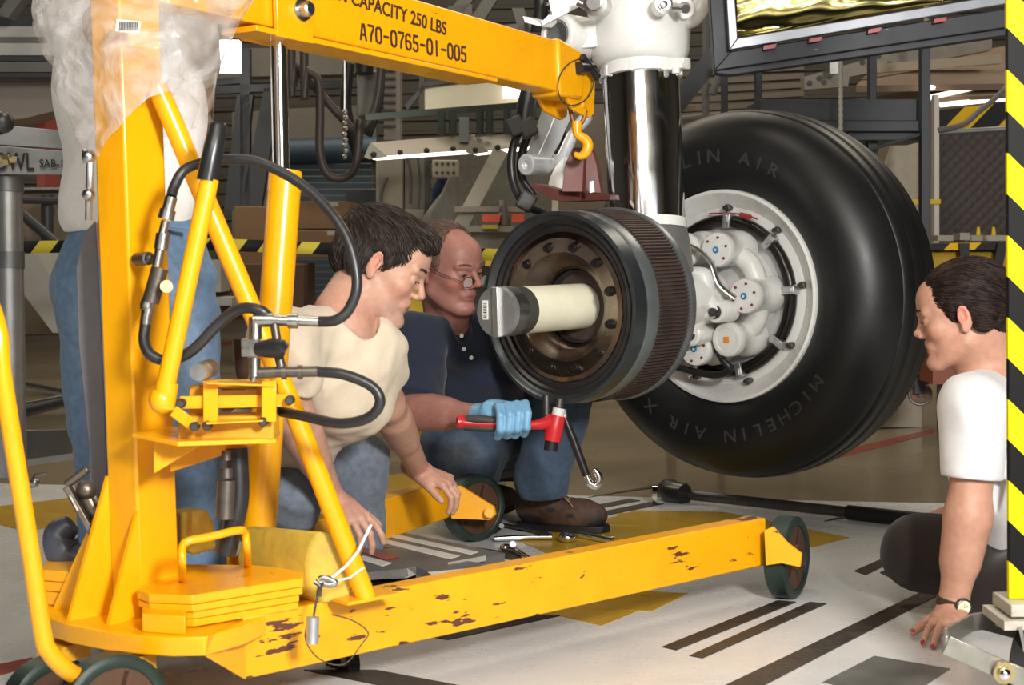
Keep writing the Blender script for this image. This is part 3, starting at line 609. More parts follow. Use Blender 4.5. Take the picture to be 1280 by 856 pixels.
for tt, bb in ((.435, -.052), (.435, .04)): m.hexa([BM(.36, bb, -.02), BM(.47, bb, -.02), BM(.47, bb+.012, -.02), BM(.36, bb+.012, -.02)], [BM(.36, bb, .1), BM(.47, bb, .1), BM(.47, bb+.012, .1), BM(.36, bb+.012, .1)])
m.hexa([BM(.3, -.05, -.018), BM(1.15, -.05, -.014), BM(1.15, .05, -.014), BM(.3, .05, -.018)], [BM(.3, -.05, -.006), BM(1.15, -.05, -.004), BM(1.15, .05, -.004), BM(.3, .05, -.006)]); m.build('boom_flange', yellow, boom, bevel=.002)
m = MB(); bo = BM(.435, -.052, .045); m.lathe(bo, -kv, [(0, .024), (.004, .024), (.005, .016), (.022, .016), (.026, .012)], 20); m.build('pivot_bolt', steel, boom)
m = MB(); m.hexa([BM(1.44, -.045, -.012), BM(1.56, -.045, -.008), BM(1.56, .045, -.008), BM(1.44, .045, -.012)], [BM(1.44, -.045, .138), BM(1.56, -.045, .118), BM(1.56, .045, .118), BM(1.44, .045, .138)])
m.build('boom_head', yellow, boom, bevel=.008)
m = MB(); eo = W(722, 100, 4.24); EPt = lambda x, y: on_plane(x, y, eo, kv); ep = [EPt(*q) for q in ((708, 72), (738, 76), (745, 84), (743, 142), (737, 148), (716, 136), (708, 120))]; m.prism(ep, kv*.012); m.prism([p+kv*.085 for p in ep], kv*.012)
m.cyl(EPt(729, 130)-kv*.006, EPt(729, 130)+kv*.1, .011, 16); m.build('end_plate', yellow, boom, bevel=.003)
m = MB(); tb = EPt(725, 86)-kv*.02; m.cyl(tb+kv*.05, tb, .009, 12); m.tube([EPt(719, 72)-kv*.022, EPt(737, 97)-kv*.022], [.0105, .0125], 12); m.tube([EPt(714, 86)-kv*.022, EPt(733, 85)-kv*.02], [.017, .012], 14); m.build('tee_pin', black_pl, boom)
m = MB(); m.tube([EPt(*q)-kv*.016 for q in ((718, 74), (705, 80), (694, 94), (691, 112), (697, 128), (711, 132), (727, 124), (735, 108), (735, 96))], .0018, 6, 6); m.build('pin_cable', dsteel, boom)
# hook and swivel
m = MB(); m.tube([W(712, 133, 4.28), W(716, 150, 4.28), W(722, 157, 4.28), W(729, 150, 4.28), W(732, 138, 4.28)], .006, 10, 5); m.build('shackle', M('rusty_shackle', (.3, .13, .04), .5, .4, .4, 30), crane)
m = MB(); m.tube([W(721, 152, 4.28), W(721, 162, 4.28)], .014, 12); m.tube([W(721, 160, 4.28), W(722, 168, 4.28), W(731, 174, 4.28), W(735, 182, 4.28), W(731, 192, 4.28), W(724, 195, 4.28), W(718, 192, 4.28)], [.012, .012, .013, .0145, .013, .01, .006], 14, 6); m.build('hook', yellow, crane)
# stencilled writing on the boom side
stencil = M('stencil_brown', (.05, .018, .008), .7)
td = (BM(1, 0, 0)-BM(0, 0, 0)).normalized()
def boomtext(s, t, h, size, sx): text('lettering', s, stencil, BM(t, -.0362, h), td, Z, size, boom, .0006, sx)
def on_boom(px, py):  # point on the boom's near side seen at a pixel
    v = _f+_r*((px-640)/FPX)-_u*((py-428)/FPX); q = K(0, -.0362, 0); return CAM+v*((q-CAM).dot(kv)/v.dot(kv))
pa, pb = on_boom(387, -12), on_boom(558, 44); L1 = (pb-pa)
t1 = text('lettering', 'MAXIMUM CAPACITY 250 LBS', stencil, tuple(pb+(pb-pa).normalized()*0), L1, Z, .043, boom, .0006, 1.0, 'RIGHT')
pa, pb = on_boom(451, 49), on_boom(585, 78)
GL = {'0': [[(.2, 1), (.04, .88), (0, .5), (.04, .12), (.2, 0)], [(.36, 1), (.52, .88), (.56, .5), (.52, .12), (.36, 0)]], '7': [[(0, 1), (.56, 1)], [(.54, .84), (.3, .45), (.24, 0)]], '1': [[(.28, 0), (.28, 1)]],
 '6': [[(.2, 1), (.04, .88), (0, .5), (.04, .12), (.2, 0)], [(.36, 1), (.5, .9)], [(.14, .54), (.4, .54), (.54, .42), (.54, .14), (.36, 0)]], '5': [[(.08, 1), (.52, 1)], [(.08, .88), (.06, .56), (.4, .56), (.53, .42), (.53, .14), (.36, 0)], [(.2, 0), (.02, .12)]],
 'A': [[(0, 0), (.2, 1)], [(.36, 1), (.56, 0)], [(.2, .33), (.36, .33)]], '-': [[(.06, .5), (.5, .5)]]}
m = MB(); ux = (pb-pa).normalized(); st = 'A70-0765-01-005'; cw = (pb-pa).length/len(st); hh = .034
for i, ch in enumerate(st):
    for sk in GL[ch]:
        for a_, b_ in zip(sk[:-1], sk[1:]):
            A = pa+ux*(i*cw+a_[0]*cw*1.25)+Z*a_[1]*hh; B = pa+ux*(i*cw+b_[0]*cw*1.25)+Z*b_[1]*hh; e_ = (B-A).normalized()*.0016; m.beam(A-e_, B+e_, .0052, .0016, kv)
m.build('lettering', stencil, boom)
for t_, wid in ():
    bpy.context.view_layer.update(); 
    if wid: f_ = wid/t_.dimensions.x; t_.matrix_basis = t_.matrix_basis @ Matrix.Diagonal((f_, 1.1, 1, 1))
f1 = (on_boom(558, 44)-on_boom(430, 2)).length; t1.matrix_basis = t1.matrix_basis @ Matrix.Diagonal((.98, 1, 1, 1))
# stencil bridges: yellow bars across the round figures of the lower line
# front push handle
m = MB(); m.tube([W(-60, 250, 2.62), W(-6, 400, 2.62), W(3, 470, 2.62), W(38, 690, 2.66), W(53, 790, 2.68), W(62, 815, 2.69), W(84, 838, 2.72), W(110, 850, 2.78)], .0155, 20, 5); m.build('push_handle', yellow, crane)
# fixtures on the mast
m = MB(); m.cyl(W(172, 324, 2.93), W(186, 323, 2.88), .012, 14); m.ball(W(187, 323, 2.88), .010); m.build('mast_stud', dsteel, crane)
m = MB(); m.tube([W(107, 190, 2.95), W(113, 196, 2.9), W(112, 230, 2.9), W(111, 275, 2.92)], .007, 8); m.ball(W(111, 196, 2.9), .013); m.ball(W(111, 243, 2.9), .012); m.build('mast_latch', steel, crane)
# hydraulic hoses and fittings
fit = M('plated_fitting', (.5, .49, .46), .3, 1, .3, 40); fit_d = M('dull_fitting', (.16, .14, .12), .4, .8, .3, 40)
m = MB(); m.tube([W(397, 402, 2.8), W(420, 400, 2.79), W(437, 385, 2.79), W(446, 350, 2.79), W(430, 290, 2.8), W(385, 237, 2.83), W(330, 205, 2.85), W(290, 199, 2.86), W(255, 203, 2.86), W(230, 213, 2.86), W(218, 233, 2.85), W(214, 246, 2.84)], .0095, 14, 7); m.build('hose', hose_m, crane)
m = MB(); m.tube([W(182, 406, 2.84), W(180, 425, 2.83), W(188, 443, 2.82), W(210, 450, 2.82), W(240, 438, 2.81), W(275, 403, 2.81), W(300, 386, 2.8), W(325, 388, 2.79), W(342, 402, 2.8)], .010, 14, 7); m.build('hose', hose_m, crane)
m = MB(); m.tube([W(395, 464, 2.8), W(430, 468, 2.79), W(465, 483, 2.79), W(475, 503, 2.79), W(460, 522, 2.8), W(425, 529, 2.82), W(380, 520, 2.86), W(340, 512, 2.92)], .0095, 14, 7); m.build('hose', hose_m, crane)
m = MB(); m.tube([W(296, 560, 2.96), W(298, 620, 2.96), W(290, 660, 2.96), W(282, 690, 2.97)], .02, 14, 5); m.build('hose', hose_m, crane)
m = MB()
for (a, b, r) in [((214, 246), (210, 262), .0115), ((210, 262), (207, 274), .015), ((207, 276), (203, 292), .008), ((204, 292), (201, 312), .013), ((200, 312), (196, 333), .009), ((188, 372), (184, 392), .0105), ((186, 374), (183, 384), .013), ((184, 388), (181, 412), .0105)]:
    m.cyl(W(*a, 2.84), W(*b, 2.84), r, 10)
for (a, b, r) in [((317, 400), (342, 400), .0125), ((342, 400), (360, 401), .010), ((360, 401), (372, 401), .0135), ((372, 401), (398, 402), .009), ((319, 396), (319, 424), .0115), ((319, 424), (319, 446), .008), ((318, 470), (318, 447), .0105), ((318, 468), (316, 476), .006)]:
    m.cyl(W(*a, 2.79), W(*b, 2.79), r, 12)
m.box(W(314, 434, 2.79), (.03, .025, .03)); m.parts('hose_fitting', fit, crane)
m = MB()
for (a, b, r) in [((200, 335), (188, 378), .0155), ((182, 388), (186, 374), .011), ((205, 356), (198, 358), .006)]: m.cyl(W(*a, 2.84), W(*b, 2.84), r, 12)
for (a, b, r) in [((322, 466), (345, 465), .0105), ((345, 465), (397, 464), .0095), ((352, 465), (358, 465), .013), ((372, 465), (378, 465), .0125), ((343, 405), (346, 425), .008), ((344, 425), (352, 460), .0085)]: m.cyl(W(*a, 2.79), W(*b, 2.79), r, 12)
for y0 in (575, 597, 618, 632): m.cyl(W(283, y0-12, 2.9), W(283, y0, 2.9), .009+.003*(y0 > 590)+.003*(y0 > 610), 12)
m.cyl(W(283, 600, 2.9), W(281, 648, 2.9), .017, 16); m.parts('hose_fitting', fit_d, crane)
m = MB(); m.tube([W(322, 436, 2.785), W(338, 435, 2.775), W(354, 436, 2.77), W(357, 438, 2.77)], [.013, .017, .0165, .011], 14); m.build('valve_knob', black_pl, crane)
m = MB(); m.cyl(W(206, 358, 2.85), W(208, 358, 2.8), .011, 14); m.build('relief_knob', M('brass', (.45, .36, .18), .35, 1), crane)
# lifted weights on the base plate
def weight(poly, z0, layers, name, label, handle=None):
    c = sum((FL(x, y, z0) for x, y in poly), V((0, 0, 0)))/len(poly); c.z = .201
    t = thing(name, label, 'counterweight', c, 'stacked plate weights on the crane base'); z = z0
    for i, th in enumerate(layers):
        m = MB(); P = [FL(x, y, z0) for x, y in poly]; ce = sum(P, V((0, 0, 0)))/len(P); f = 1-.012*i-(.03 if i > 1 else 0)
        m.prism([V((*(ce+(p-ce)*f).xy, z-th+.0012)) for p in P], (0, 0, th-.0012)); m.build('weight_plate', yellow_dull if i < 0 else yellow, t, bevel=.0015); z -= th
    if handle: m = MB(); m.tube([FL(*handle[0], z0)+Z*.0]+[W(x, y, d) for x, y, d in handle[1]]+[FL(*handle[2], z0)], .0075, 14, 5); m.build('handle', yellow, t)
    return t
weight([(171, 737), (186, 742), (240, 744), (379, 722), (379, 712), (318, 706), (215, 705)], .262, (.018, .014, .014, .0145), 'counterweight', 'yellow stacked plate weight with a bent bar handle in front of the mast',
       ((228, 725), [(228, 705, 2.85), (228, 684, 2.85), (236, 676, 2.85), (262, 671, 2.87), (296, 663, 2.9), (306, 666, 2.93), (309, 688, 2.94)], (310, 706)))
m = MB(); m.prism([FL(x, y, .2) for x, y in ((180, 772), (232, 793), (238, 775))], (0, 0, .035)); m.prism([FL(178, 790, .2), FL(232, 794, .2), FL(232, 780, .2), FL(180, 775, .2)], (0, 0, .034)); m.build('weight_stop', yellow, crane, bevel=.002)
weight([(50, 712), (100, 716), (130, 700), (110, 690), (62, 694)], .27, (.022, .02, .028), 'counterweight', 'yellow stacked plate weight behind the mast gusset at the left edge')
# ---------------------------------------------------------------- landing gear, brake stack and wheel
P0 = W(905, 372, 5.0); P0 = V((P0.x, P0.y, .705)); gA = V((.638, .77, 0)).normalized(); gB = V((gA.y, -gA.x, 0))
def G(s, a=0, z=0): return P0+gA*s+gB*a+Z*z
def GR(s, r, deg): q = math.radians(deg); return G(s, r*math.cos(q), r*math.sin(q))
wh = thing('aircraft_wheel', 'large black aircraft tire on a white wheel rim right of the chrome strut', 'wheel', G(.17, 0, -.585))
m = MB(); prof = [(.03, .318), (.0, .327), (-.018, .345), (-.042, .385), (-.052, .43), (-.048, .475), (-.03, .515), (.0, .546), (.035, .566), (.062, .574), (.066, .571), (.072, .571), (.076, .577), (.12, .584), (.124, .581), (.131, .581), (.135, .585), (.2, .585), (.204, .581), (.211, .581), (.215, .584), (.26, .577), (.264, .572), (.27, .572), (.274, .574), (.31, .563), (.35, .54), (.38, .5), (.39, .45), (.385, .4), (.36, .345), (.32, .32)]
m.lathe(G(0), gA, prof, 128); tire = m.build('tire', M('tire_rubber', (.009, .009, .0095), .44, 0, .3, 6, .08, 90, spec=.42), wh, ang=50)
m = MB(); m.lathe(G(0), gA, [(.02, .318), (-.006, .333), (-.016, .331), (-.018, .322), (-.010, .313), (.004, .302), (.016, .283), (.03, .262), (.05, .252), (.24, .248), (.25, .02), (.3, .02), (.3, .3), (.28, .318)], 96); rim = m.build('wheel_rim', white, wh)
sleeve_m = M('heat_sleeve', (.018, .014, .013), .22, .3, .3, 12)
m = MB(); m.lathe(G(0), gA, [(.018, .252), (.012, .246), (.012, .226), (.02, .222)], 96); m.build('inner_ring', M('grey_enamel', (.5, .51, .51), .3), wh)
for k in range(9):
    a0 = 8+k*40; m = MB(); pts = [GR(.004, .2345, a0+j*33/8) for j in range(9)]; m.tube(pts, .0195, 12); o = m.build('heat_sleeve', sleeve_m, wh)
    m = MB(); c = GR(-.002, .236, a0-3.5); rd = (GR(0, 1, a0-3.5)-GR(0, 0, 0)).normalized(); m.box(c, (.046, .024, .036), rd, gA.cross(rd)); m.box(c-gA*.02+rd*.006, (.022, .014, .012), rd, gA.cross(rd)); m.build('sleeve_bracket', alu, wh, bevel=.002)
    m = MB(); c = GR(.012, .275, a0-1); m.lathe(c, -gA, [(-.01, .011), (.012, .011), (.014, .007), (.026, .007)], 8); m.build('wheel_bolt', dsteel, wh)
m = MB(); m.tube([GR(-.004, .262, 100), GR(-.012, .258, 88), GR(-.012, .262, 76), GR(-.008, .265, 68), GR(-.004, .268, 62)], .003, 6, 4); m.tube([GR(-.012, .262, 74), GR(-.016, .266, 66)], .008, 8); m.build('sensor_wire', M('red_wire', (.35, .03, .03), .4), wh)
# raised lettering round the sidewall
let_m = M('tire_lettering', (.035, .035, .035), .6)
def ring_text(s, r, mid, step, size, stretch=1.0):
    n = len(s)
    for i, ch in enumerate(s):
        if ch == ' ': continue
        deg = mid-(i-(n-1)/2)*step; q = math.radians(deg); up = gB*math.cos(q)+Z*math.sin(q); xd = gB*math.sin(q)-Z*math.cos(q)
        # lie on the bulging sidewall: profile slope near r
        so = np.interp(r, [.345, .385, .43, .475, .515], [-.018, -.042, -.052, -.048, -.03])-.0015; sl = (np.interp(r+size*.6, [.345, .385, .43, .475, .515], [-.018, -.042, -.052, -.048, -.03])-.0015-so)/(size*.6)
        text('lettering', ch, let_m, tuple(GR(so, r, deg)), xd, up+gA*sl, size, tire, .0012, stretch, 'CENTER')
ring_text('MICHELIN', .415, 114, 6.9, .058, 1.15); ring_text('AIR', .418, 68, 7, .052, 1.15); ring_text('MICHELIN', .415, -60, 6.8, .055, 1.15); ring_text('AIR X', .415, -112, 6.8, .05, 1.15)
# second brake: white carrier with its piston housings, in the mouth of the wheel
bh = thing('brake_carrier', 'white brake carrier with round piston caps inside the wheel rim', 'brake', G(-.03, 0, -.2))
m = MB(); m.lathe(G(0), gA, [(.05, .218), (.02, .215), (.02, .06), (.05, .06)], 64); m.build('steel_disc', M('brushed_disc', (.33, .32, .31), .3, 1, .4, 7, .05, 30), bh)
m = MB(); m.lathe(G(0), gA, [(.03, .175), (-.03, .175), (-.05, .165), (-.055, .12), (-.04, .1), (-.04, .03), (.03, .03)], 48); m.build('carrier_ring', white, bh, bevel=.003)
angs = (112, 67, 15-13, -55+2, -98, -140, 158)
blue = M('blue_cap', (.02, .2, .45), .3); orange = M('orange_cap', (.75, .3, .03), .4); redb = M('red_screw', (.25, .03, .04), .4, .2)
for i, a in enumerate(angs):
    c = GR(-.02, .158, a); m = MB(); m.lathe(c, -gA, [(-.03, .058), (.02, .058), (.035, .052), (.085, .05), (.09, .053), (.115, .053), (.12, .050), (.121, .046)], 36); cap = m.build('piston_cap', white, bh)
    f = c-gA*.121
    if a == -53: m = MB(); m.lathe(f, -gA, [(-.002, .044), (.002, .044), (.002, .036), (-.001, .033)], 32, closed=True); m.build('cap_rim', white, cap); m = MB(); m.box(f-gA*.002, (.018, .018, .003), gB, Z); m.build('cap_mark', orange, cap)
    else:
        m = MB(); m.lathe(f, -gA, [(0, .0105), (.002, .0105), (.004, .008)], 16); m.build('cap_mark', blue, cap)
        m = MB(); m.cyl(f-gA*.004, f-gA*.0055, .0045, 6); m.build('cap_centre', white, cap)
        b0 = None
        for k in range(6):
            p = f+(gB*math.cos(k*math.pi/3+.3)+Z*math.sin(k*math.pi/3+.3))*.038
            if b0 is None: m = MB(); m.lathe(p, -gA, [(0, .0042), (.003, .0042), (.0035, .002)], 8); b0 = m.build('cap_screw', redb, cap); bp0 = p
            else: dup(b0, p-bp0, cap)
m = MB()
for i in range(len(angs)-1):
    if i in (0, 1, 2, 3): m.tube([GR(-.05, .158, angs[i]), GR(-.05, .16, (angs[i]+angs[i+1])/2), GR(-.05, .158, angs[i+1])], .034, 14, 4)
m.build('carrier_bridge', white, bh)
m = MB(); lk = [GR(-.19, .06, 130), GR(-.19, .075, 85), GR(-.19, .09, 50), GR(-.19, .07, 5), GR(-.19, .105, -22), GR(-.19, .075, -50), GR(-.19, .1, -85)]
m.tube(lk, [.03, .032, .03, .026, .034, .024, .034], 18, 6, squash=.6); m.lathe(GR(-.17, .105, -22), -gA, [(-.05, .034), (.03, .034), (.035, .03)], 24); m.lathe(GR(-.17, .108, -88), -gA, [(-.05, .036), (.03, .036), (.035, .031)], 24); torque = m.build('torque_arm', white, bh)
m = MB(); 
for r_, a_ in ((.105, -22), (.108, -88)): m.lathe(GR(-.205, r_, a_), -gA, [(0, .021), (.006, .021), (.008, .014), (.02, .013), (.021, .004)], 20)
m.lathe(GR(-.20, .08, 82), -gA, [(0, .012), (.012, .011)], 8); m.build('arm_bolt', dsteel, bh)
m = MB(); m.tube([GR(-.16, .2, 135), GR(-.16, .165, 100), GR(-.18, .13, 60), GR(-.18, .105, 25), GR(-.16, .14, 0)], .011, 10, 5, squash=.5); m.build('steel_strap', steel, bh)
m = MB(); m.tube([GR(-.1, .15, -80), GR(-.11, .2, -72), GR(-.1, .235, -70), GR(-.09, .24, -88), GR(-.1, .25, -120)], .011, 10, 5); m.tube([GR(-.12, .15, -62), GR(-.12, .19, -72)], .014, 10); m.build('brake_hose', hose_m, bh)
# landing gear strut
lg = thing('landing_gear_strut', 'white landing gear cylinder with polished chrome piston between drum and tire', 'landing gear', G(-.42, 0, 0))
t0, t1_ = W(801, 88, 4.72), W(809, 290, 4.68); sax = (t0-t1_).normalized()
m = MB(); m.cyl(t1_-sax*.06, t0+sax*.2, .1125, 64); m.build('chrome_piston', chrome, lg)
m = MB(); m.lathe(t0, sax, [(-.02, .118), (.012, .118), (.014, .126), (.03, .138), (.05, .145), (.08, .148), (.1, .151), (.18, .152), (.2, .148), (.3, .15), (.5, .155), (.9, .16)], 64); cyl = m.build('outer_cylinder', white, lg)
m = MB(); m.lathe(t0, sax, [(-.024, .1135), (.0, .1135), (.0, .1215), (-.024, .1215)], 64, closed=True)
for k in range(8): q = k*.785+.5; _, x, y = basis(sax); p = t0+(x*math.cos(q)+y*math.sin(q))*.119-sax*.012; m.box(p, (.01, .014, .03), (x*math.cos(q)+y*math.sin(q)), sax.cross(x*math.cos(q)+y*math.sin(q)))
m.build('gland_ring', white, lg)
m = MB(); m.box(W(851, 80, 4.66), (.045, .04, .032), gB, gA); m.box(W(846, 82, 4.64), (.05, .02, .018), gB, gA); m.cyl(W(845, 84, 4.62), W(845, 92, 4.62), .012, 10); m.build('clamp_block', white, lg, bevel=.003)
m = MB(); m.lathe(t1_, sax, [(.005, .116), (.033, .116), (.033, .1128), (.005, .1128)], 48, closed=True); m.build('wiper_band', white, lg)
m = MB(); m.lathe(t1_-sax*.12, sax, [(0, .13), (.08, .125), (.123, .117)], 40); m.build('piston_foot', M('cast_grey', (.2, .2, .19), .4, .3, .2, 12), lg)
m = MB(); m.cyl(G(-.62), G(-.1), .085, 40); m.build('axle_beam', white, lg)
m = MB(); sv = M('sleeve_cream', (.82, .8, .62), .45, 0, .12, 10); m.cyl(G(-.62), G(-1.005), .0625, 48); m.build('axle_sleeve', sv, lg)
m = MB(); m.cyl(G(-1.004), G(-1.045), .0635, 48); m.build('axle_band', M('dark_band', (.05, .05, .045), .4), lg)
m = MB(); m.cyl(G(-1.044), G(-1.088), .0655, 48); ax_tip = m.build('axle_tip', steel, lg)
m = MB(); m.lathe(G(-1.085), -gA, [(0, .0655), (.02, .065), (.0205, .0)], 48); m.build('tip_disc', alu, ax_tip)
m = MB(); m.box(G(-1.109, .004, 0), (.019, .012, .130), gB, gA); m.build('tip_bar', M('machined_bar', (.75, .74, .72), .3, .9), ax_tip, bevel=.002)
m = MB(); m.box(G(-1.1062, -.036, .005), (.018, .0015, .05), gB, gA); st_ = m.build('sticker', M('sticker_white', (.8, .79, .76), .5), ax_tip)
m = MB()
for i in range(9): m.box(G(-1.1072, -.036, -.015+i*.0045), (.011, .001, .0016 if i % 3 else .0028), gB, gA)
m.build('bar_code', black_pl, ax_tip)
# lug, torsion link, bracketry left of the cylinder
lug = W(703, 44, 4.66); lugm = M('silver_enamel', (.74, .76, .78), .3, .35, .12, 20, coat=.2)
m = MB(); m.lathe(lug, -gA, [(-.12, .062), (.02, .062), (.03, .058), (.03, .043), (.0, .04), (-.1, .04)], 40); m.beam(lug+gA*.06, t0+sax*.12+gA*.02, .12, .08); m.build('link_lug', white, lg, bevel=.003)
m = MB(); m.lathe(lug, -gA, [(-.1, .043), (.024, .043), (.026, .036), (-.06, .03)], 32); m.build('lug_bushing', alu, lg)
m = MB(); m.tube([W(708, 95, 4.84), W(700, 130, 4.84), W(684, 172, 4.82), W(668, 206, 4.8)], [.05, .048, .042, .034], 4, 0); q1 = W(663, 206, 4.76)
m.lathe(q1, -gA, [(-.08, .032), (.02, .032), (.024, .028), (.024, .012), (.01, .012)], 28); m.tube([W(735, 145, 4.9), W(718, 165, 4.88), W(704, 195, 4.86), W(690, 218, 4.84)], [.022, .018, .02, .03], 12, 4); m.build('torsion_link', lugm, lg, bevel=.003)
m = MB(); m.prism([W(694, 208, 4.75), W(704, 196, 4.75), W(703, 236, 4.7), W(684, 234, 4.7), W(687, 222, 4.72)], gA*.03); m.build('link_foot', white, lg, bevel=.002)
m = MB(); m.prism([W(684, -8, 4.7), W(690, 22, 4.7), W(720, 8, 4.7), W(740, -10, 4.7)], gA*.01); m.prism([W(653, 20, 4.6), W(656, 28, 4.6), W(676, 33, 4.6), W(690, 20, 4.62), W(686, 18, 4.62), W(676, 28, 4.6), W(662, 22, 4.6)], gA*.05); m.beam(W(676, 30, 4.6), W(730, 2, 4.62), .02, .014); m.build('white_bracket', white, lg, bevel=.001)
m = MB()
for (x, y) in ((684, 5), (688, 16), (678, -2)): m.hexbolt(W(x, y, 4.66), -gA, .006, .006)
m.lathe(W(745, 5, 4.5), (-.3, -1, 0), [(-.05, .035), (.01, .035), (.012, .022), (.03, .02)], 20); m.cyl(W(735, 8, 4.52), W(722, 2, 4.52), .012, 10); m.hexbolt(W(748, 4, 4.48), (-.3, -1, 0), .016, .012)
m.lathe(W(829, 6, 4.5), (.1, -1, 0), [(-.05, .026), (.01, .026), (.012, .018), (.02, .018)], 20); m.hexbolt(W(829, 6, 4.48), (.1, -1, 0), .012, .012); m.cyl(W(843, 9, 4.56), W(857, 11, 4.5), .013, 14); m.parts('cylinder_bolt', steel, lg)
m = MB(); m.tube([W(838, 20, 4.72), W(860, 22, 4.68), W(872, 14, 4.66), W(880, 0, 4.66), W(900, -12, 4.66)], [.03, .034, .03, .026, .026], 14, 5); m.lathe(W(894, -4, 4.66), (0, -.3, 1), [(-.0, .035), (.03, .035)], 20); m.lathe(W(856, 10, 4.6), (.1, -1, 0), [(-.04, .03), (.0, .03), (.002, .018), (-.02, .016)], 24, closed=True); m.build('side_lug', white, lg)
m = MB(); m.tube([W(676, -20, 4.85), W(676, 15, 4.85), W(668, 60, 4.88), W(664, 110, 4.88), W(660, 150, 4.88)], .022, 12, 4); m.tube([W(662, 108, 4.8), W(658, 135, 4.8), W(655, 160, 4.8)], [.024, .03, .03], 12)
m.tube([W(650, 160, 4.8), W(640, 190, 4.8), W(641, 225, 4.8), W(655, 255, 4.82), (W(680, 266, 4.84))], .0125, 12, 6); m.tube([W(664, 160, 4.84), W(653, 190, 4.86), W(652, 220, 4.86), W(668, 245, 4.86)], .0125, 12, 6); m.tube([W(695, 190, 4.9), W(700, 160, 4.92), W(690, 140, 4.92)], .018, 10, 4); m.build('gear_hose', hose_m, lg)
m = MB(); m.box(W(645, 158, 4.78), (.05, .05, .055), (.9, 0, .4)); m.box(W(660, 160, 4.78), (.05, .05, .055), (.9, 0, .4)); m.box(W(658, 252, 4.76), (.05, .05, .055), (.8, 0, -.5)); m.box(W(668, 48, 4.76), (.05, .05, .03)); m.parts('hose_clamp', M('clamp_plastic', (.045, .04, .036), .5), lg, bevel=.006)
# clear shield hanging below the piston
# brake stack
bs = thing('brake_stack', 'dark brake stack drum with ribbed brown segments on the cream axle sleeve', 'brake', G(-.71, 0, -.26))
ringm = M('blued_steel', (.1, .115, .125), .32, .75, .4, 6, .06, 30); innerm = M('scorched_steel', (.46, .39, .31), .27, 1, .5, 3, .03, 25, col2=(.13, .095, .08)); darkr = M('dark_ring', (.055, .05, .05), .35, .6, .4, 9)
m = MB(); m.lathe(G(0), gA, [(-.842, .246), (-.85, .252), (-.848, .262), (-.80, .264), (-.795, .258), (-.79, .252), (-.79, .22), (-.835, .236)], 96, closed=True); m.build('front_ring', ringm, bs)
m = MB(); m.lathe(G(0), gA, [(-.835, .238), (-.838, .228), (-.830, .222), (-.832, .212), (-.826, .205), (-.80, .205), (-.80, .238)], 96, closed=True); m.build('seal_ring', darkr, bs)
m = MB(); m.lathe(G(0), gA, [(-.80, .206), (-.826, .203), (-.83, .19), (-.826, .182), (-.826, .152), (-.822, .146), (-.80, .13), (-.79, .118), (-.78, .108), (-.74, .1), (-.68, .1), (-.68, .24), (-.79, .24)], 96, closed=True); m.build('inner_hub', innerm, bs)
m = MB(); m.lathe(G(0), gA, [(-.76, .101), (-.70, .08), (-.70, .063), (-.66, .063), (-.66, .101)], 48, closed=True); m.build('bearing_ring', dsteel, bs)
b0 = None
for k in range(12):
    p = GR(-.826, .167, 15+30*k)
    if b0 is None: m = MB(); m.lathe(p, -gA, [(-.004, .0135), (.003, .0135), (.0035, .0105), (.012, .0105), (.0125, .006), (.009, .0055)], 12); b0 = m.build('hub_bolt', M('bolt_black', (.05, .045, .045), .3, .8), bs); bp0 = p
    else: dup(b0, p-bp0, bs)
m = MB(); m.lathe(G(0), gA, [(-.795, .25), (-.795, .263), (-.785, .266), (-.74, .262), (-.735, .25)], 96, closed=True); m.build('stator_ring', M('grey_blue_ring', (.2, .225, .23), .35, .5, .3, 7, .08, 30), bs)
# ribbed segments: long teeth round the stack
pr = []; NT = 150
m = MB(); vs = []
for s_ in (-.738, -.60):
    for k in range(NT):
        for j, rr_ in ((0, .268), (.35, .268), (.5, .261), (.85, .261)):
            q = 2*math.pi*(k+j)/NT; vs.append(G(s_, rr_*math.cos(q), rr_*math.sin(q)))
n = NT*4; m.add(vs, [(i, (i+1) % n, n+(i+1) % n, n+i) for i in range(n)]+[tuple(range(n))[::-1], tuple(range(n, 2*n))]); m.build('ribbed_segments', M('brown_segments', (.075, .05, .042), .6, .2, .35, 30, .2, 60), bs, flat=True)
m = MB(); m.lathe(G(0), gA, [(-.602, .25), (-.602, .272), (-.59, .274), (-.572, .27), (-.565, .2), (-.57, .1), (-.6, .1)], 96, closed=True); m.build('back_ring', M('grey_blue_ring', (.2, .225, .23)), bs)
rust = M('red_oxide_bracket', (.13, .035, .025), .5, .2, .5, 14, .15, 40, col2=(.07, .022, .018))
m = MB(); hb = W(727, 240, 4.45)
pl = [W(663, 234, 4.38), W(668, 229, 4.38), W(700, 238, 4.42), W(762, 243, 4.5), W(762, 250, 4.5), W(705, 252, 4.42), W(690, 250, 4.4)]; m.prism(pl, gA*.05+V((0, .03, 0)))
m.prism([W(702, 240, 4.38), W(728, 240, 4.38), W(730, 200, 4.38), W(726, 184, 4.38), W(716, 184, 4.38), W(706, 205, 4.38)], gA*.014); m.prism([W(733, 240, 4.52), W(752, 242, 4.52), W(746, 205, 4.52), W(738, 180, 4.52), W(729, 180, 4.52), W(728, 200, 4.52)], gA*.014); m.cyl(W(721, 192, 4.36), W(735, 190, 4.56), .012, 14)
m.build('lifting_bracket', rust, bs, bevel=.002)
m = MB(); m.prism([W(737, 227, 4.36), W(742, 226, 4.36), W(743, 240, 4.36), W(737, 241, 4.36)], gA*.001); m.build('paper_tag', M('sticker_white', (.8, .79, .76)), bs)
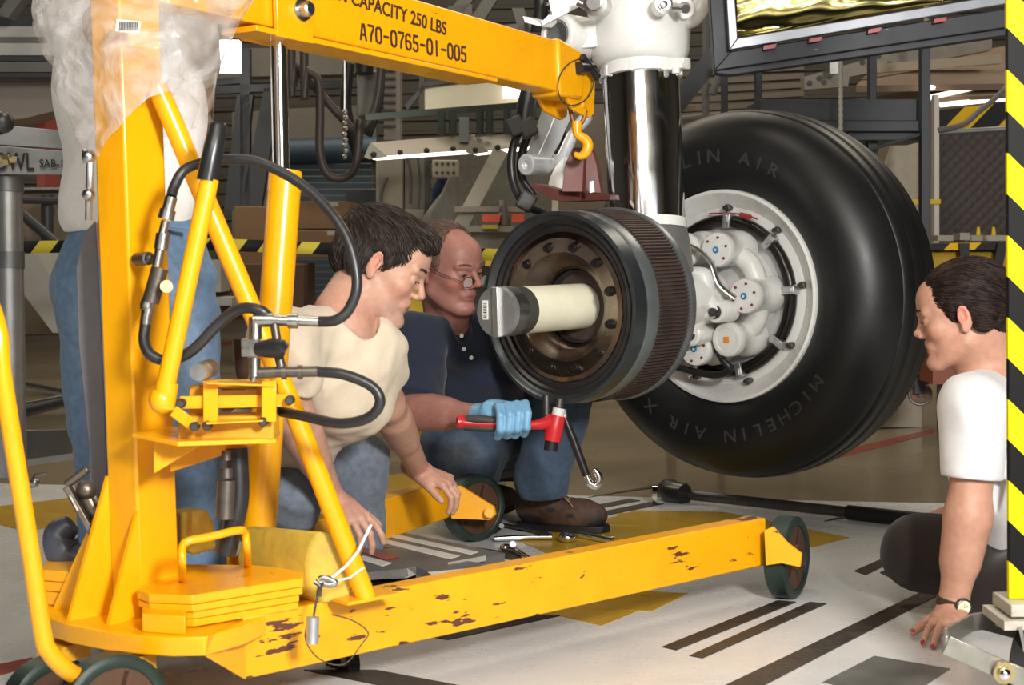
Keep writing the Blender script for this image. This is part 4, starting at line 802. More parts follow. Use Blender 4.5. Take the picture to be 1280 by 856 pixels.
# ---------------------------------------------------------------- people
def bounds(pts, m=.12): a = np.array([tuple(p) for p in pts]); return a.min(0)-m, a.max(0)+m
HB = .0045
def hair_cap(hd, cut_face=(0, .125, -.02, .078, .078, .105), grow=1.0, fringe=True, nape=-.055, extra=None):
    S = Soft(*bounds([hd.p(0, 0, 0)], .19), .0035)
    hd.e(S, (0, -.020, .043), (.0835*grow, .107*grow, .0865*grow)); hd.e(S, (0, -.075, -.008), (.064, .045, .055), .02)
    for q in (-1, 1): hd.e(S, (q*.068, .008, .018), (.012, .018, .030), .012); hd.e(S, (q*.07, -.045, -.012), (.016, .03, .035), .015)
    if fringe: hd.e(S, (0, .05, .098), (.058, .045, .024), .025); hd.e(S, (.01, .078, .082), (.045, .02, .016), .02)
    if extra: extra(S)
    cx = cut_face; hd.e(S, cx[:3], cx[3:], .01, 'sub')
    for q in (-1, 1): hd.e(S, (q*.088, .002, -.008), (.022, .022, .034), .008, 'sub')
    S.plane(hd.p(0, 0, nape), -hd.u+hd.f*.35, .01)
    P = np.meshgrid(*S.ax, indexing='ij', sparse=True); a, b = arr(hd.r), arr(hd.f+hd.u*.3); c = arr(hd.c)
    x = (P[0]-c[0])*a[0]+(P[1]-c[1])*a[1]+(P[2]-c[2])*a[2]; y = (P[0]-c[0])*b[0]+(P[1]-c[1])*b[1]+(P[2]-c[2])*b[2]; z = (P[2]-c[2])
    S.F = (S.F+.0007*np.sin(x*520+2*np.sin(y*22)+z*160)+.0005*np.sin(z*420+x*260+2*np.sin(y*30))+.0008*np.sin(x*120+y*40+z*90)).astype(np.float32); return S
def person(label, loc): return thing('person', label, 'person', loc)
# ---- kneeling man in the beige shirt
def man_beige():
    t = person('man with brown hair in a beige t-shirt squatting and leaning over the crane leg', FL(350, 770)+V((0, .5, 0)))
    hd = Head(W(478, 331, 3.72), (.87, -.06, -.46), (.47, .05, .86), 1.03)
    nb = W(425, 392, 3.68); SR, SL = W(352, 420, 3.48), W(462, 424, 3.72); pv = W(318, 588, 3.98)
    eR, wR = W(368, 522, 3.56), W(416, 622, 3.74); eL, wL = W(484, 505, 3.9), W(524, 588, 4.24)
    kL, kR = W(440, 578, 4.15), W(362, 612, 3.85); fL, fR = W(452, 700, 4.2), W(330, 720, 4.1)
    S = Soft(*bounds([hd.c, nb, SR, SL, pv, wR, wL+V((.1, 0, -.1)), kL, fL, fR+V((-.05, 0, 0))], .14), .0065, [(hd.c, .15, .0025), (wL+V((.06, 0, -.03)), .1, .0032), (wR+V((.06, 0, -.03)), .1, .0032)])
    hd.build(S); S.cap(hd.p(0, -.03, -.05), nb, .056, .062, .03); S.cap(hd.p(0, -.025, -.075), nb+V((.02, -.02, -.02)), .042, .05, .02)
    S.cap(nb+V((0, .0, -.05)), SR, .045, .042, .03); S.cap(nb+V((0, 0, -.05)), SL, .045, .042, .03); S.cap(nb+V((0, 0, -.08)), pv, .07, .08, .05)
    limb(S, [SR, eR, wR], [.05, .043, .028]); limb(S, [SL, eL, wL], [.05, .042, .028]); S.cap(eR+(wR-eR)*.2, eR+(wR-eR)*.5, .046, .036, .02); S.cap(eL+(wL-eL)*.2, eL+(wL-eL)*.5, .045, .036, .02)
    limb(S, [pv, kL, fL], [.08, .05, .04]); limb(S, [pv, kR, fR], [.08, .05, .04])
    hand(S, wL, (.72, -.28, -.28), (.15, -.25, 1), 1, per=[(.55, .75, .35), (.6, .8, .4), (.65, .85, .4), (.8, .9, .5)], thumb_dir=(.55, -.7, -.55), k=1.0)
    hand(S, wR, (.55, -.45, -.42), (.25, -.5, 1), -1, per=[(.15, .45, .4), (.45, .55, .4), (.55, .6, .4), (.6, .6, .4)], thumb_dir=(.75, .15, -.5), k=1.0)
    base = (.50, .285, .205)
    pt = hd.paints((.42, .17, .13), (.07, .05, .04), (.33, .22, .18), (.55, .24, .18)) + [(tuple(wL), (.12, .12, .1), (.50, .25, .19), .8), (tuple(wR), (.12, .12, .1), (.50, .25, .19), .8), (tuple(nb), (.1, .1, .08), (.52, .24, .17), .8)]
    soft_obj(S, 'body', skin_m, t, base, pt); face_bits(hd, t, iris_m)
    # shirt
    S = Soft(*bounds([nb, SR, SL, pv, eR, eL], .16), HB)
    S.cap(nb+V((-.01, 0, -.05)), SR+V((0, 0, -.01)), .07, .072, .05); S.cap(nb+V((0, 0, -.05)), SL+V((0, 0, -.01)), .07, .072, .05); ch = W(408, 470, 3.72)
    Rt = frame((nb-pv), (.3, -.9, .3)); Rm = [tuple(Rt[0]), tuple(Rt[1]), tuple(Rt[2])]
    S.cap(SR, SR+(eR-SR)*.62, .073, .072, .02); S.cap(SL, SL+(eL-SL)*.68, .072, .068, .02)
    S.plane(SL+(eL-SL)*.83, eL-SL, .004) if False else None
    S.rbox(SL+(eL-SL)*1.0, (.10, .09, .10), [tuple(q) for q in frame(eL-SL, (1, 0, 0))], .004, .003, 'sub'); S.rbox(SR+(eR-SR)*1.15, (.09, .09, .09), [tuple(q) for q in frame(eR-SR, (1, 0, 0))], .004, .003, 'sub')
    S.ell(ch, (.165, .17, .115), Rm, .05); S.cap(ch, pv+V((.03, 0, .02)), .125, .145, .06); S.cap(W(420, 520, 3.78), W(395, 540, 3.8), .07, .05, .05)
    S.folds(.009, 26, 3, dirs=[(.6, 0, 1), (.2, 0, 1), (.9, .2, .4), (0, .2, 1)]); S.folds(.0045, 60, 8, dirs=[(.9, 0, .3), (.7, 0, -.5)])
    S.cap(hd.p(0, -.02, -.08), nb+V((.03, -.03, -.02)), .05, .062, .008, 'sub'); S.cap(hd.p(0, -.02, -.05), nb+V((.0, 0, .02)), .05, .062, .008, 'sub')
    soft_obj(S, 'shirt', cloth_m, t, (.60, .52, .40))
    m = MB(); rc = nb+V((.02, -.045, -.04))
    # trousers
    S = Soft(*bounds([pv, kL, kR, fL, fR], .16), .006); S.ell(pv+V((.0, 0, -.01)), (.17, .16, .15)); limb(S, [pv, kL, fL+V((0, 0, .02))], [.125, .085, .062], .04); limb(S, [pv+V((0, -.06, 0)), kR, fR+V((0, 0, .03))], [.12, .085, .062], .04)
    S.folds(.006, 26, 5); S.folds(.0045, 55, 6); soft_obj(S, 'jeans', denim_m, t, (.16, .19, .24), [(tuple(kL), (.09, .09, .12), (.24, .27, .32), .9), (tuple(pv+V((-.03, -.1, .05))), (.2, .2, .16), (.125, .12, .115), .4)])
    for f in (fL, fR):
        S = Soft(*bounds([f], .22), .006); S.ell((f.x+.06, f.y, .045), (.14, .05, .05)); S.cap(f, (f.x, f.y, .06), .055, .055); S.plane((0, 0, .006), (0, 0, -1)); soft_obj(S, 'shoe', cloth_m, t, (.05, .035, .03))
    hc = hair_cap(hd, (.0, .125, -.012, .09, .074, .093)); fl1 = lambda L: np.stack([L[:, 0]*4*(L[:, 1] < .03)+.25*np.sin(L[:, 1]*60), np.where(L[:, 2] > .03, 1.0, .15)+0*L[:, 0], -np.clip(1.2-L[:, 2]*9, -.2, 1.3)], 1); strands(hc, hd, fl1, 3800, .045, .0011, t, [(.022, .015, .011), (.035, .024, .018), (.014, .010, .008), (.06, .048, .04)], lift=.003)
    soft_obj(hc, 'hair', hair_m, t, (.026, .018, .014), [(tuple(hd.p(.075, .03, .005)), (.03, .03, .04), (.09, .075, .065), .8), (tuple(hd.p(0, .06, .11)), (.07, .06, .04), (.034, .023, .017), .8)])
    m = MB(); c = wL+V((.10, -.03, -.012)); 
    return t
man_beige()
# ---- crouching man in navy with the hammer
def man_navy():
    t = person('balding man with glasses in a navy polo crouching and holding a red hammer', FL(600, 690)+V((0, .5, 0)))
    hd = Head(W(560, 334, 4.56), (.74, -.62, -.22), (.08, -.16, .97), 1.03)
    nb = W(560, 398, 4.68); SR, SL = W(515, 425, 4.55), W(650, 430, 4.85); pv = W(610, 540, 5.3); eR, wR = W(512, 512, 4.42), W(600, 521, 4.3)
    eL, wL = W(700, 470, 4.85), W(700, 440, 4.7); kR, kL = W(578, 562, 4.93), W(702, 500, 4.85); fR, fL = W(596, 640, 5.25), W(668, 628, 4.92)
    toe = FL(712, 662); heel = FL(655, 652)
    S = Soft(*bounds([hd.c, nb, SR, SL, pv, wR, eR, kR, kL, fR, fL, toe], .13), .0065, [(hd.c, .15, .0025)])
    hd.build(S, 1.06, 1.15); S.cap(hd.p(0, -.03, -.05), nb, .058, .066, .03); S.cap(hd.p(0, .02, -.08), nb+V((.03, -.04, -.03)), .045, .055, .03)
    S.cap(nb+V((0, 0, -.05)), SR, .06, .05, .04); S.cap(nb+V((0, 0, -.05)), SL, .06, .05, .04); S.cap(nb+V((0, 0, -.08)), pv, .085, .09, .05)
    limb(S, [SR, eR, wR], [.055, .050, .032]); S.cap(eR+(wR-eR)*.15, eR+(wR-eR)*.5, .053, .044, .02); limb(S, [SL, eL, wL], [.05, .045, .032]); hand(S, wL, (0, -.3, 1), (.8, 0, 0), 1)
    limb(S, [pv, kR, fR+V((0, 0, .06))], [.09, .055, .035]); limb(S, [pv, kL, fL+V((0, 0, .05))], [.09, .055, .03])
    def fist(S, g):
        S.ell(W(622, 515, 4.245), (.045+g, .028+g, .03+g), None, .015); S.cap(wR, W(615, 516, 4.26), .030+g, .032+g, .02)
        for i, (x, r) in enumerate(((626, .0100), (637, .0106), (648, .0108), (659, .0102))):
            y = 505-(i*1.2); P = [W(x-6, y+4, 4.24), W(x-2, y+3, 4.19), W(x, y+15, 4.155), W(x-1, y+32, 4.155), W(x-4, y+40, 4.19)]
            for a, b, k in ((0, 1, .008), (1, 2, .003), (2, 3, .002), (3, 4, .002)): S.cap(P[a], P[b], r+g, r*.97+g, k)
        S.cap(W(640, 515, 4.26), W(652, 540, 4.25), .013+g, .011+g, .008)
    fist(S, -.001); base = (.31, .14, .11)
    pt = hd.paints((.27, .09, .075), (.17, .11, .09), None, (.46, .14, .11)) + [(tuple(hd.p(0, .05, .09)), (.08, .07, .05), (.42, .18, .14), .8)]
    soft_obj(S, 'body', skin_m, t, base, pt); face_bits(hd, t, M('brow_sandy', (.12, .07, .05), .7), (0, 1, -.3), .0007)
    S = Soft(*bounds([W(632, 520, 4.22)], .11), .003); fist(S, .0016); S.cap(W(600, 521, 4.3), W(607, 519, 4.28), .037, .033, .01); S.folds(.0012, 120, 4); S.rbox(wR+(eR-wR)*.6, (.06, .06, .09), [tuple(q) for q in frame(eR-wR, (0, 0, 1))][0:1]+[tuple(q) for q in frame(eR-wR, (0, 0, 1))][1:], .003, .002, 'sub') if False else None
    soft_obj(S, 'glove', glove_m, t, (.17, .38, .58), label='light blue rubber glove')
    S = Soft(*bounds([nb, SR, SL, pv, eR], .18), .005); S.cap(nb+V((0, 0, -.055)), SR, .075, .08, .05); S.cap(nb+V((0, 0, -.055)), SL, .075, .08, .05)
    ch = W(585, 455, 4.75); S.ell(ch, (.185, .15, .16), None, .05); S.cap(ch, pv, .15, .165, .06); S.ell(W(582, 428, 4.64), (.10, .10, .09), None, .04); S.cap(SR, SR+(eR-SR)*.85, .086, .092, .03)
    S.folds(.008, 24, 11, dirs=[(.5, 0, 1), (1, 0, .3)]); S.folds(.004, 55, 12); S.rbox(eR+(eR-SR)*.42, (.13, .11, .12), [tuple(q) for q in frame(eR-SR, (1, 0, 0))], .004, .003, 'sub')
    S.cap(hd.p(0, -.01, -.06), nb+V((.01, -.015, .025)), .055, .064, .006, 'sub'); S.cap(nb+V((.03, -.09, .0)), nb+V((.08, -.22, -.095)), .036, .012, .006, 'sub')
    soft_obj(S, 'polo_shirt', cloth_m, t, (.018, .024, .042))
    m = MB(); m.tube([nb+V((-.045, -.085, .0)), nb+V((-.02, -.12, -.04)), nb+V((.04, -.16, -.10)), nb+V((.085, -.17, -.135))], [.009, .012, .012, .006], 8, 4, squash=.5); 
    b0 = None
    for (x, y) in ((576, 420), (579, 436), (588, 447)):
        pass
    for (x, y) in ((577, 420), (580, 436), (589, 447)):
        q = MB(); q.lathe(W(x, y, 4.535), (0, -1, 0), [(-.05, .006), (.004, .006), (.005, .004)], 10); o = q.build('shirt_button', white, t)
    S = Soft(*bounds([pv, kR, kL, fR, fL], .16), .005); S.ell(pv, (.17, .17, .13)); limb(S, [pv+V((-.04, -.06, 0)), kR, fR+V((0, 0, .06))], [.14, .122, .06], .04); limb(S, [pv+V((.05, -.05, 0)), kL, W(677, 604, 4.86)], [.125, .088, .084], .04)
    S.folds(.006, 24, 15); S.folds(.0045, 60, 16); S.rbox((W(677, 604, 4.86).x, 4.86, .0), (.15, .17, .112), None, .003, .003, 'sub'); S.rbox((fL.x, fL.y, .0), (.15, .2, .118), None, .004, .003, 'sub') if False else None
    soft_obj(S, 'jeans', denim_m, t, (.055, .085, .135), [(tuple(kR+V((0, -.1, 0))), (.085, .09, .075), (.26, .32, .40), .95)])
    # hiking shoe
    d = (toe-heel); d.z = 0; L_ = d.length; d.normalize(); s_ = Z.cross(d); R = [tuple(d), tuple(s_), (0, 0, 1)]; c = heel+d*.1
    d=V((.93,-.36,0)).normalized(); s_=Z.cross(d); R=[tuple(d), tuple(s_), (0,0,1)]; heel=FL(650,664)+s_*.05
    S = Soft(*bounds([heel, heel+d*.28], .12), .0035); S.ell(heel+d*.05+Z*.075, (.085, .045, .07), R, .02); S.ell(heel+d*.175+Z*.05, (.09, .05, .052), R, .04); S.cap(heel+d*.05+Z*.1, heel+d*.05+Z*.16, .05, .052, .03); S.folds(.0015, 80, 3); S.plane((0, 0, .012), (0, 0, -1), .004)
    sh = soft_obj(S, 'hiking_shoe', vcol_mat('shoe_leather', .7, .5, 150, var=.3), t, (.085, .045, .03), [(tuple(heel+d*.23+Z*.02), (.06, .08, .06), (.012, .012, .013), .5), (tuple(heel+d*.02+Z*.03), (.07, .08, .035), (.012, .012, .013), .4), (tuple(heel+d*.1-s_*.05+Z*.07), (.018, .03, .012), (.02, .02, .02), .4), (tuple(heel+d*.165-s_*.05+Z*.055), (.014, .03, .009), (.02, .02, .02), .4)])
    m = MB(); ou = [(-.03, .0), (-.01, -.04), (.06, -.042), (.12, -.045), (.2, -.052), (.26, -.03), (.275, 0), (.26, .03), (.2, .052), (.1, .045), (0, .04)]; m.prism([heel+d*a+s_*b+Z*.001 for a, b in ou], (0, 0, .022)); m.build('sole', black_rub, sh, bevel=.004)
    m = MB()
    for k in range(4): q = heel+d*(.105+.022*k)+Z*(.122-.013*k); m.tube([q-s_*.035, q+Z*.006, q+s_*.035], .0025, 6, 4)
    m.tube([heel+d*.12+Z*.115-s_*.03, heel+d*.15-s_*.05+Z*.11, heel+d*.17-s_*.04+Z*.08], .0022, 6, 4); m.build('lace', M('lace_tan', (.25, .18, .12), .8), sh)
    S = Soft(*bounds([fR], .2), .005); S.ell((fR.x+.03, fR.y-.02, .05), (.12, .06, .055)); S.cap(fR, fR+Z*.08, .05); S.plane((0, 0, .004), (0, 0, -1)); soft_obj(S, 'hiking_shoe', MATS['shoe_leather'], t, (.06, .035, .025))
    S = hair_cap(hd, (.0, .105, .04, .082, .125, .105), .965, False, -.06); strands(S, hd, lambda L: np.stack([L[:, 0]*3, np.where(L[:, 2] > .05, -.6, -.3), -.9+L[:, 2]*4], 1), 2600, .014, .0008, t, [(.16, .10, .07), (.10, .06, .045), (.22, .16, .13)], lift=.0025, seed=5); soft_obj(S, 'hair', hair_m, t, (.12, .07, .05))
    gl = M('glasses_wire', (.05, .02, .025), .3, .6); m = MB()
    for q in (-1, 1):
        ring = [hd.p(q*.033+.022*math.cos(a), .108-.004*math.cos(a)*q, -.016+.0145*math.sin(a)) for a in np.linspace(0, 2*math.pi, 21)]; m.tube(ring, .0011, 6, caps=False); m.tube([hd.p(q*.054, .102, -.012), hd.p(q*.074, .075, -.004), hd.p(q*.083, .01, .006), hd.p(q*.084, -.015, -.004)], .0012, 6, 4)
    m.tube([hd.p(-.012, .110, -.014), hd.p(0, .114, -.01), hd.p(.012, .110, -.014)], .0011, 6, 3); g = m.build('glasses', gl, t); m = MB()
    lens = M('lens_glass', (.8, .8, .8), .05); lens.node_tree.nodes['Principled BSDF'].inputs['Alpha'].default_value = .14
    for q in (-1, 1): m = MB(); m.lathe(hd.p(q*.033, .1075, -.018), hd.f, [(-.0006, .0), (-.0006, .0175), (.0006, .0175), (.0006, 0)], 20); m.build('lens', lens, g)
    return t
man_navy()
hm = thing('mallet', 'red mallet with a white face and black end gripped in the blue glove', 'hammer', W(692, 560, 4.2))
redp = M('red_mallet', (.55, .018, .022), .35, 0, .15, 20); grey_g = M('grip_grey', (.03, .03, .028), .6)
m = MB(); m.tube([W(570, 527, 4.21), W(573, 527, 4.21), W(578, 527, 4.21), W(584, 528, 4.21), W(625, 530, 4.2)], [.014, .0235, .0225, .0165, .0165], 18, squash=.8); m.build('handle', redp, hm)
m = MB(); m.tube([W(582, 524, 4.206), W(600, 524.5, 4.2), W(626, 527, 4.195)], [.012, .0135, .011], 12, 3); m.tube([W(580, 534, 4.206), W(600, 535, 4.2), W(622, 536, 4.195)], [.008, .010, .008], 12, 3); m.build('grip', grey_g, hm)
m = MB(); m.tube([W(655, 531, 4.2), W(668, 531, 4.2), W(682, 529, 4.2), W(690, 526, 4.2)], [.0125, .012, .017, .022], 18); m.build('neck', redp, hm)
m = MB(); m.tube([W(697, 519, 4.2), W(693, 535, 4.2), W(690, 551, 4.2)], [.021, .024, .022], 24, 3); m.build('head', redp, hm)
m = MB(); m.tube([W(699, 510, 4.2), W(697, 520, 4.2)], .0165, 20); m.build('face', M('white_face', (.6, .6, .58), .4), hm); m = MB(); m.tube([W(690, 550, 4.2), W(688, 563, 4.2)], .018, 20); m.build('face', black_rub, hm)
# ---- seated woman
def woman():
    t = person('woman with dark hair tied back in a white t-shirt sitting on the floor', FL(1250, 760)+V((0, .12, 0)))
    hd = Head(W(1203, 392, 3.62), (-.91, .30, -.2), (-.14, .02, .98), .97)
    nb = W(1243, 462, 3.66); SL, SR = W(1222, 510, 3.5), W(1222, 500, 3.85); pv = W(1300, 705, 3.75); eL, wL = W(1211, 640, 3.50), W(1191, 758, 3.53)
    eR, wR = W(1250, 620, 3.98), W(1182, 648, 3.9); kn = W(1150, 690, 3.8); an = W(1265, 738, 3.6); k2 = W(1330, 720, 3.5)
    S = Soft(*bounds([hd.c, nb, SL, SR, pv, wL+V((-.1, 0, -.02)), wR, kn, k2], .13), .0065, [(hd.c, .14, .0025), (wL+V((-.06, -.04, -.05)), .1, .0032), (wR+V((-.05, 0, 0)), .08, .0035)])
    hd.build(S, .93, .9, True); S.cap(hd.p(0, -.035, -.05), nb, .05, .056, .03); S.cap(hd.p(0, -.0, -.07), nb+V((-.03, 0, -.03)), .038, .045, .03)
    S.cap(nb+V((0, 0, -.05)), SL, .05, .045, .04); S.cap(nb+V((0, 0, -.05)), SR, .05, .045, .04); S.cap(nb+V((0, 0, -.08)), pv, .09, .10, .05)
    limb(S, [SL, eL, wL], [.046, .047, .031]); S.cap(eL+(wL-eL)*.1, eL+(wL-eL)*.5, .049, .043, .02); limb(S, [SR, eR, wR], [.045, .042, .027])
    hw = FL(1190, 772)+Z*.03; hand(S, V((wL.x, wL.y-.005, .055)), (-.42, -.85, -.16), (-.1, -.2, 1), 1, per=[(.1, .3, .15)]*4, spread=.08, thumb_dir=(-.85, -.35, -.3), k=.93); nl = NAILS[-5:]
    S.cap(wL, V((wL.x, wL.y-.005, .055)), .031, .027, .02)
    hand(S, wR, (-.9, -.3, -.1), (-.1, -.3, 1), -1, per=[(.2, .4, .3)]*4, thumb_dir=(-.6, -.6, -.2), k=.93)
    limb(S, [pv, kn, an], [.09, .05, .045]); limb(S, [pv, k2], [.09, .06]); S.plane((0, 0, .003), (0, 0, -1), .003)
    base = (.50, .265, .185); tips = []
    R = frame((-.42, -.85, -.16), (-.1, -.2, 1)); 
    pt = hd.paints((.4, .15, .12), (.06, .04, .03), None, (.58, .22, .16)) + [(tuple(wL+V((-.03, -.03, -.06))), (.09, .12, .05), (.50, .22, .16), .8), (tuple(wR+V((-.1, 0, 0))), (.1, .1, .05), (.5, .22, .17), .8)]
    soft_obj(S, 'body', skin_m, t, base, pt); face_bits(hd, t, iris_m, (0, 1, -.3), .0006)
    nail = M('red_nail', (.35, .02, .05), .2)
    for q, dd, nn, r_ in nl: m = MB(); m.ball(q+nn.normalized()*r_*.72+dd*r_*.15, (r_*.62, r_*.9, r_*.35), 10, 8, nn); m.build('fingernail', nail, t)
    S = Soft(*bounds([nb, SL, SR, pv, eL], .2), HB); S.cap(nb+V((0, 0, -.04)), SL, .062, .072, .05); S.cap(nb+V((0, 0, -.04)), SR, .062, .07, .05)
    ch = W(1262, 560, 3.68); S.ell(ch, (.135, .17, .17), None, .05); S.cap(ch, pv+V((.0, 0, .05)), .135, .16, .06); S.ell(W(1250, 600, 3.72), (.1, .12, .09), None, .05)
    S.cap(SL, SL+(eL-SL)*.7, .075, .068, .02); S.cap(SR, SR+(eR-SR)*.6, .072, .066, .02); S.folds(.007, 22, 21, dirs=[(.4, 0, 1), (1, .2, .5)]); S.folds(.0035, 50, 22, dirs=[(1, 0, .4)])
    S.rbox(eL+(eL-SL)*.12-(eL-SL)*.02, (.10, .032, .10), [tuple(q) for q in frame((0, 0, 1), (1, 0, 0))], .002, .002, 'sub') if False else None
    S.rbox(eL+Z*(-.03), (.085, .105, .085), [tuple(q) for q in frame(eL-SL, (1, 0, 0))], .004, .003, 'sub')
    S.cap(hd.p(0, -.02, -.07), nb+V((-.02, 0, .01)), .05, .062, .008, 'sub'); soft_obj(S, 'shirt', cloth_m, t, (.66, .66, .67))
    S = Soft(*bounds([pv, kn, an, k2], .16), .005); S.ell(pv+V((0, 0, -.02)), (.17, .17, .12)); limb(S, [pv, kn], [.12, .088], .04); limb(S, [kn, an], [.082, .065], .03); limb(S, [pv, k2], [.12, .09], .04); limb(S, [k2, W(1230, 742, 3.62)], [.08, .06], .03); S.folds(.004, 26, 25); S.plane((0, 0, .004), (0, 0, -1), .004)
    soft_obj(S, 'trousers', cloth_m, t, (.022, .016, .014))
    def ex(S):
        hd.e(S, (0, -.125, -.018), (.036, .03, .036), .012)
    sm = hair_cap(hd, (0, .128, -.03, .10, .075, .118), .985, False, -.035, ex); strands(sm, hd, lambda L: np.stack([-L[:, 0]*2, -1+0*L[:, 0], (-.018-L[:, 2])*5*(L[:, 1] < .0)-.25], 1), 4200, .055, .0009, t, [(.016, .009, .007), (.028, .016, .012), (.010, .006, .005), (.045, .027, .02)], lift=.0022, seed=7); soft_obj(sm, 'hair', hair_m, t, (.018, .010, .008), [(tuple(hd.p(0, -.125, -.018)), (.05, .045, .05), (.005, .005, .005), .5)])
    wm = M('watch_band', (.12, .10, .07), .35, .9); m = MB(); ax = (wL-eL).normalized(); wc_ = wL-ax*.012; m.lathe(wc_, ax, [(-.009, .0335), (-.009, .0385), (.009, .0385), (.009, .0335)], 28, closed=True); wt = m.build('wrist_watch', wm, t)
    fd = (V((.25, -.95, -.1))-ax*V((.25, -.95, -.1)).dot(ax)).normalized(); m = MB(); m.lathe(wc_+fd*.0345, fd, [(0, .0195), (.009, .0195), (.0105, .017), (.009, .0155), (.009, 0)], 28); m.build('watch_case', dsteel, wt)
    m = MB(); m.lathe(wc_+fd*.043, fd, [(0, .0155), (.0012, .0155), (.0012, 0)], 24); m.build('watch_dial', M('dial_cream', (.75, .7, .5), .3), wt); m = MB(); m.beam(wc_+fd*.045, wc_+fd*.045+V((.007, 0, .004)), .0012, .0006); m.beam(wc_+fd*.045, wc_+fd*.045+V((.001, 0, .010)), .001, .0006); m.build('watch_hand', black_pl, wt)
    return t
woman()
# ---- standing man seen from behind the mast
def man_standing():
    t = person('man standing behind the mast in a white t-shirt and blue jeans', FL(172, 800)+V((0, .5, 0)))
    P = lambda x, y, d=3.55: W(x, y, d); pv = P(168, 315); X = V((1, 0, 0))
    S = Soft((pv.x-.4, pv.y-.45, -.0), (pv.x+.4, pv.y+.5, 1.86), .007); c = V((pv.x, pv.y, 1.64)); hd = Head(c, (0, 1, -.1), (0, .1, 1)); hd.build(S); S.cap(c+V((0, -.03, -.06)), (pv.x, pv.y, 1.42), .055, .06, .03)
    S.cap((pv.x, pv.y, 1.35), pv, .12, .12, .05)
    for q in (-1, 1):
        sh = V((pv.x+q*.125, pv.y, 1.42)); el = V((pv.x+q*.10, pv.y+.24, 1.24)); wr = V((pv.x+q*.04, pv.y+.36, 1.36)); S.cap((pv.x, pv.y, 1.38), sh, .07, .055, .04); limb(S, [sh, el, wr], [.052, .042, .03]); hand(S, wr, (-q*.3, .2, 1), (0, 1, 0), q, k=.9)
        S.cap((pv.x+q*.09, pv.y, .85), (pv.x+q*.1, pv.y, .1), .07, .045)
    soft_obj(S, 'body', skin_m, t, (.45, .26, .19))
    S = Soft((pv.x-.3, pv.y-.25, .85), (pv.x+.3, pv.y+.3, 1.55), .006); S.ell((pv.x, pv.y, 1.22), (.165, .125, .27)); S.ell((pv.x-.006, pv.y, 1.0), (.158, .125, .14), None, .05)
    for q in (-1, 1): sh = V((pv.x+q*.125, pv.y, 1.42)); el = V((pv.x+q*.10, pv.y+.24, 1.24)); S.cap((pv.x, pv.y, 1.40), sh, .085, .07, .04); S.cap(sh, sh+(el-sh)*.65, .07, .066, .03)
    S.folds(.006, 16, 31, dirs=[(.3, 0, 1), (1, 0, .4)]); S.folds(.003, 45, 32); S.plane((pv.x, pv.y, .93), (.03, 0, -1), .004); S.cap((pv.x, pv.y, 1.44), (pv.x, pv.y, 1.6), .06, .07, .01, 'sub'); soft_obj(S, 'shirt', cloth_m, t, (.74, .73, .70))
    S = Soft((pv.x-.3, pv.y-.25, .03), (pv.x+.35, pv.y+.25, 1.05), .006); S.ell((pv.x, pv.y, .87), (.16, .125, .15))
    limb(S, [P(122, 355), P(128, 500), P(140, 700)], [.105, .078, .07], .03); limb(S, [P(215, 355), P(225, 500), P(240, 705)], [.105, .085, .078], .03); S.folds(.006, 20, 35); S.folds(.005, 55, 36); S.plane((0, 0, .05), (0, 0, -1), .003)
    je = soft_obj(S, 'jeans', denim_m, t, (.13, .21, .33), [(tuple(P(215, 420, 3.45)), (.09, .1, .2), (.21, .30, .42), .95), (tuple(P(120, 420, 3.45)), (.07, .1, .2), (.19, .28, .40), .95)])
    for x in (143, 243): f = P(x, 700); S = Soft(*bounds([(f.x, f.y, .05)], .22), .006); S.ell((f.x, f.y+.05, .045), (.05, .14, .05)); S.plane((0, 0, .004), (0, 0, -1)); soft_obj(S, 'shoe', cloth_m, t, (.3, .3, .3))
    soft_obj(hair_cap(hd), 'hair', hair_m, t, (.06, .04, .03))
    m = MB(); m.tube([P(213, 283, 3.42), P(225, 285, 3.42), P(236, 286, 3.43)], .005, 6); m.build('belt_loop', M('denim_loop', (.12, .2, .32), .9), t)
man_standing()
# ---------------------------------------------------------------- things around the crane
tape_y = M('taped_yellow', (.62, .45, .05), .6, 0, .3, 12, .4, 40, col2=(.42, .3, .05), chips=(.7, 30, (.12, .1, .04)))
def solid(nm, label, cat, mat, mb, group=None, **k): return tag(mb.build(nm, mat, **k), label, cat, group)
def PX(pts, d): return [W(x, y, d) for x, y in pts]
m = MB(); e = PX([(397, 664), (424, 667), (446, 722), (438, 746), (405, 756), (386, 742), (383, 705), (388, 682)], 3.04); m.prism(e, W(296, 702, 3.2)-W(383, 712, 3.04))
solid('padded_block', 'yellow taped foam block lying between brace tube and counterweight', 'padding', tape_y, m, bevel=.006)
m = MB(); e = PX([(226, 640), (258, 636), (268, 655), (270, 686), (240, 694), (226, 684)], 3.12); m.prism(e, W(212, 652, 3.3)-W(226, 656, 3.12)); solid('padded_block', 'smaller yellow taped foam block just right of the mast foot', 'padding', tape_y, m, bevel=.006)
t = thing('lock_pin', 'silver lock pin on a white tie over the end of the foam block', 'pin', W(402, 735, 2.96))
m = MB(); m.tube(PX([(399, 724), (406, 722), (420, 728), (412, 731), (400, 728)], 2.95), .006, 10, 3); m.build('pin_ring', steel, t)
m = MB(); m.tube([W(464, 656, 3.0), W(447, 690, 2.97), W(433, 707, 2.96), W(415, 722, 2.95)], .0028, 6); m.tube([W(455, 709, 2.98), W(437, 722, 2.98), W(420, 726, 2.96)], .0022, 6); m.build('tie', M('white_tie', (.8, .78, .74), .5), t)
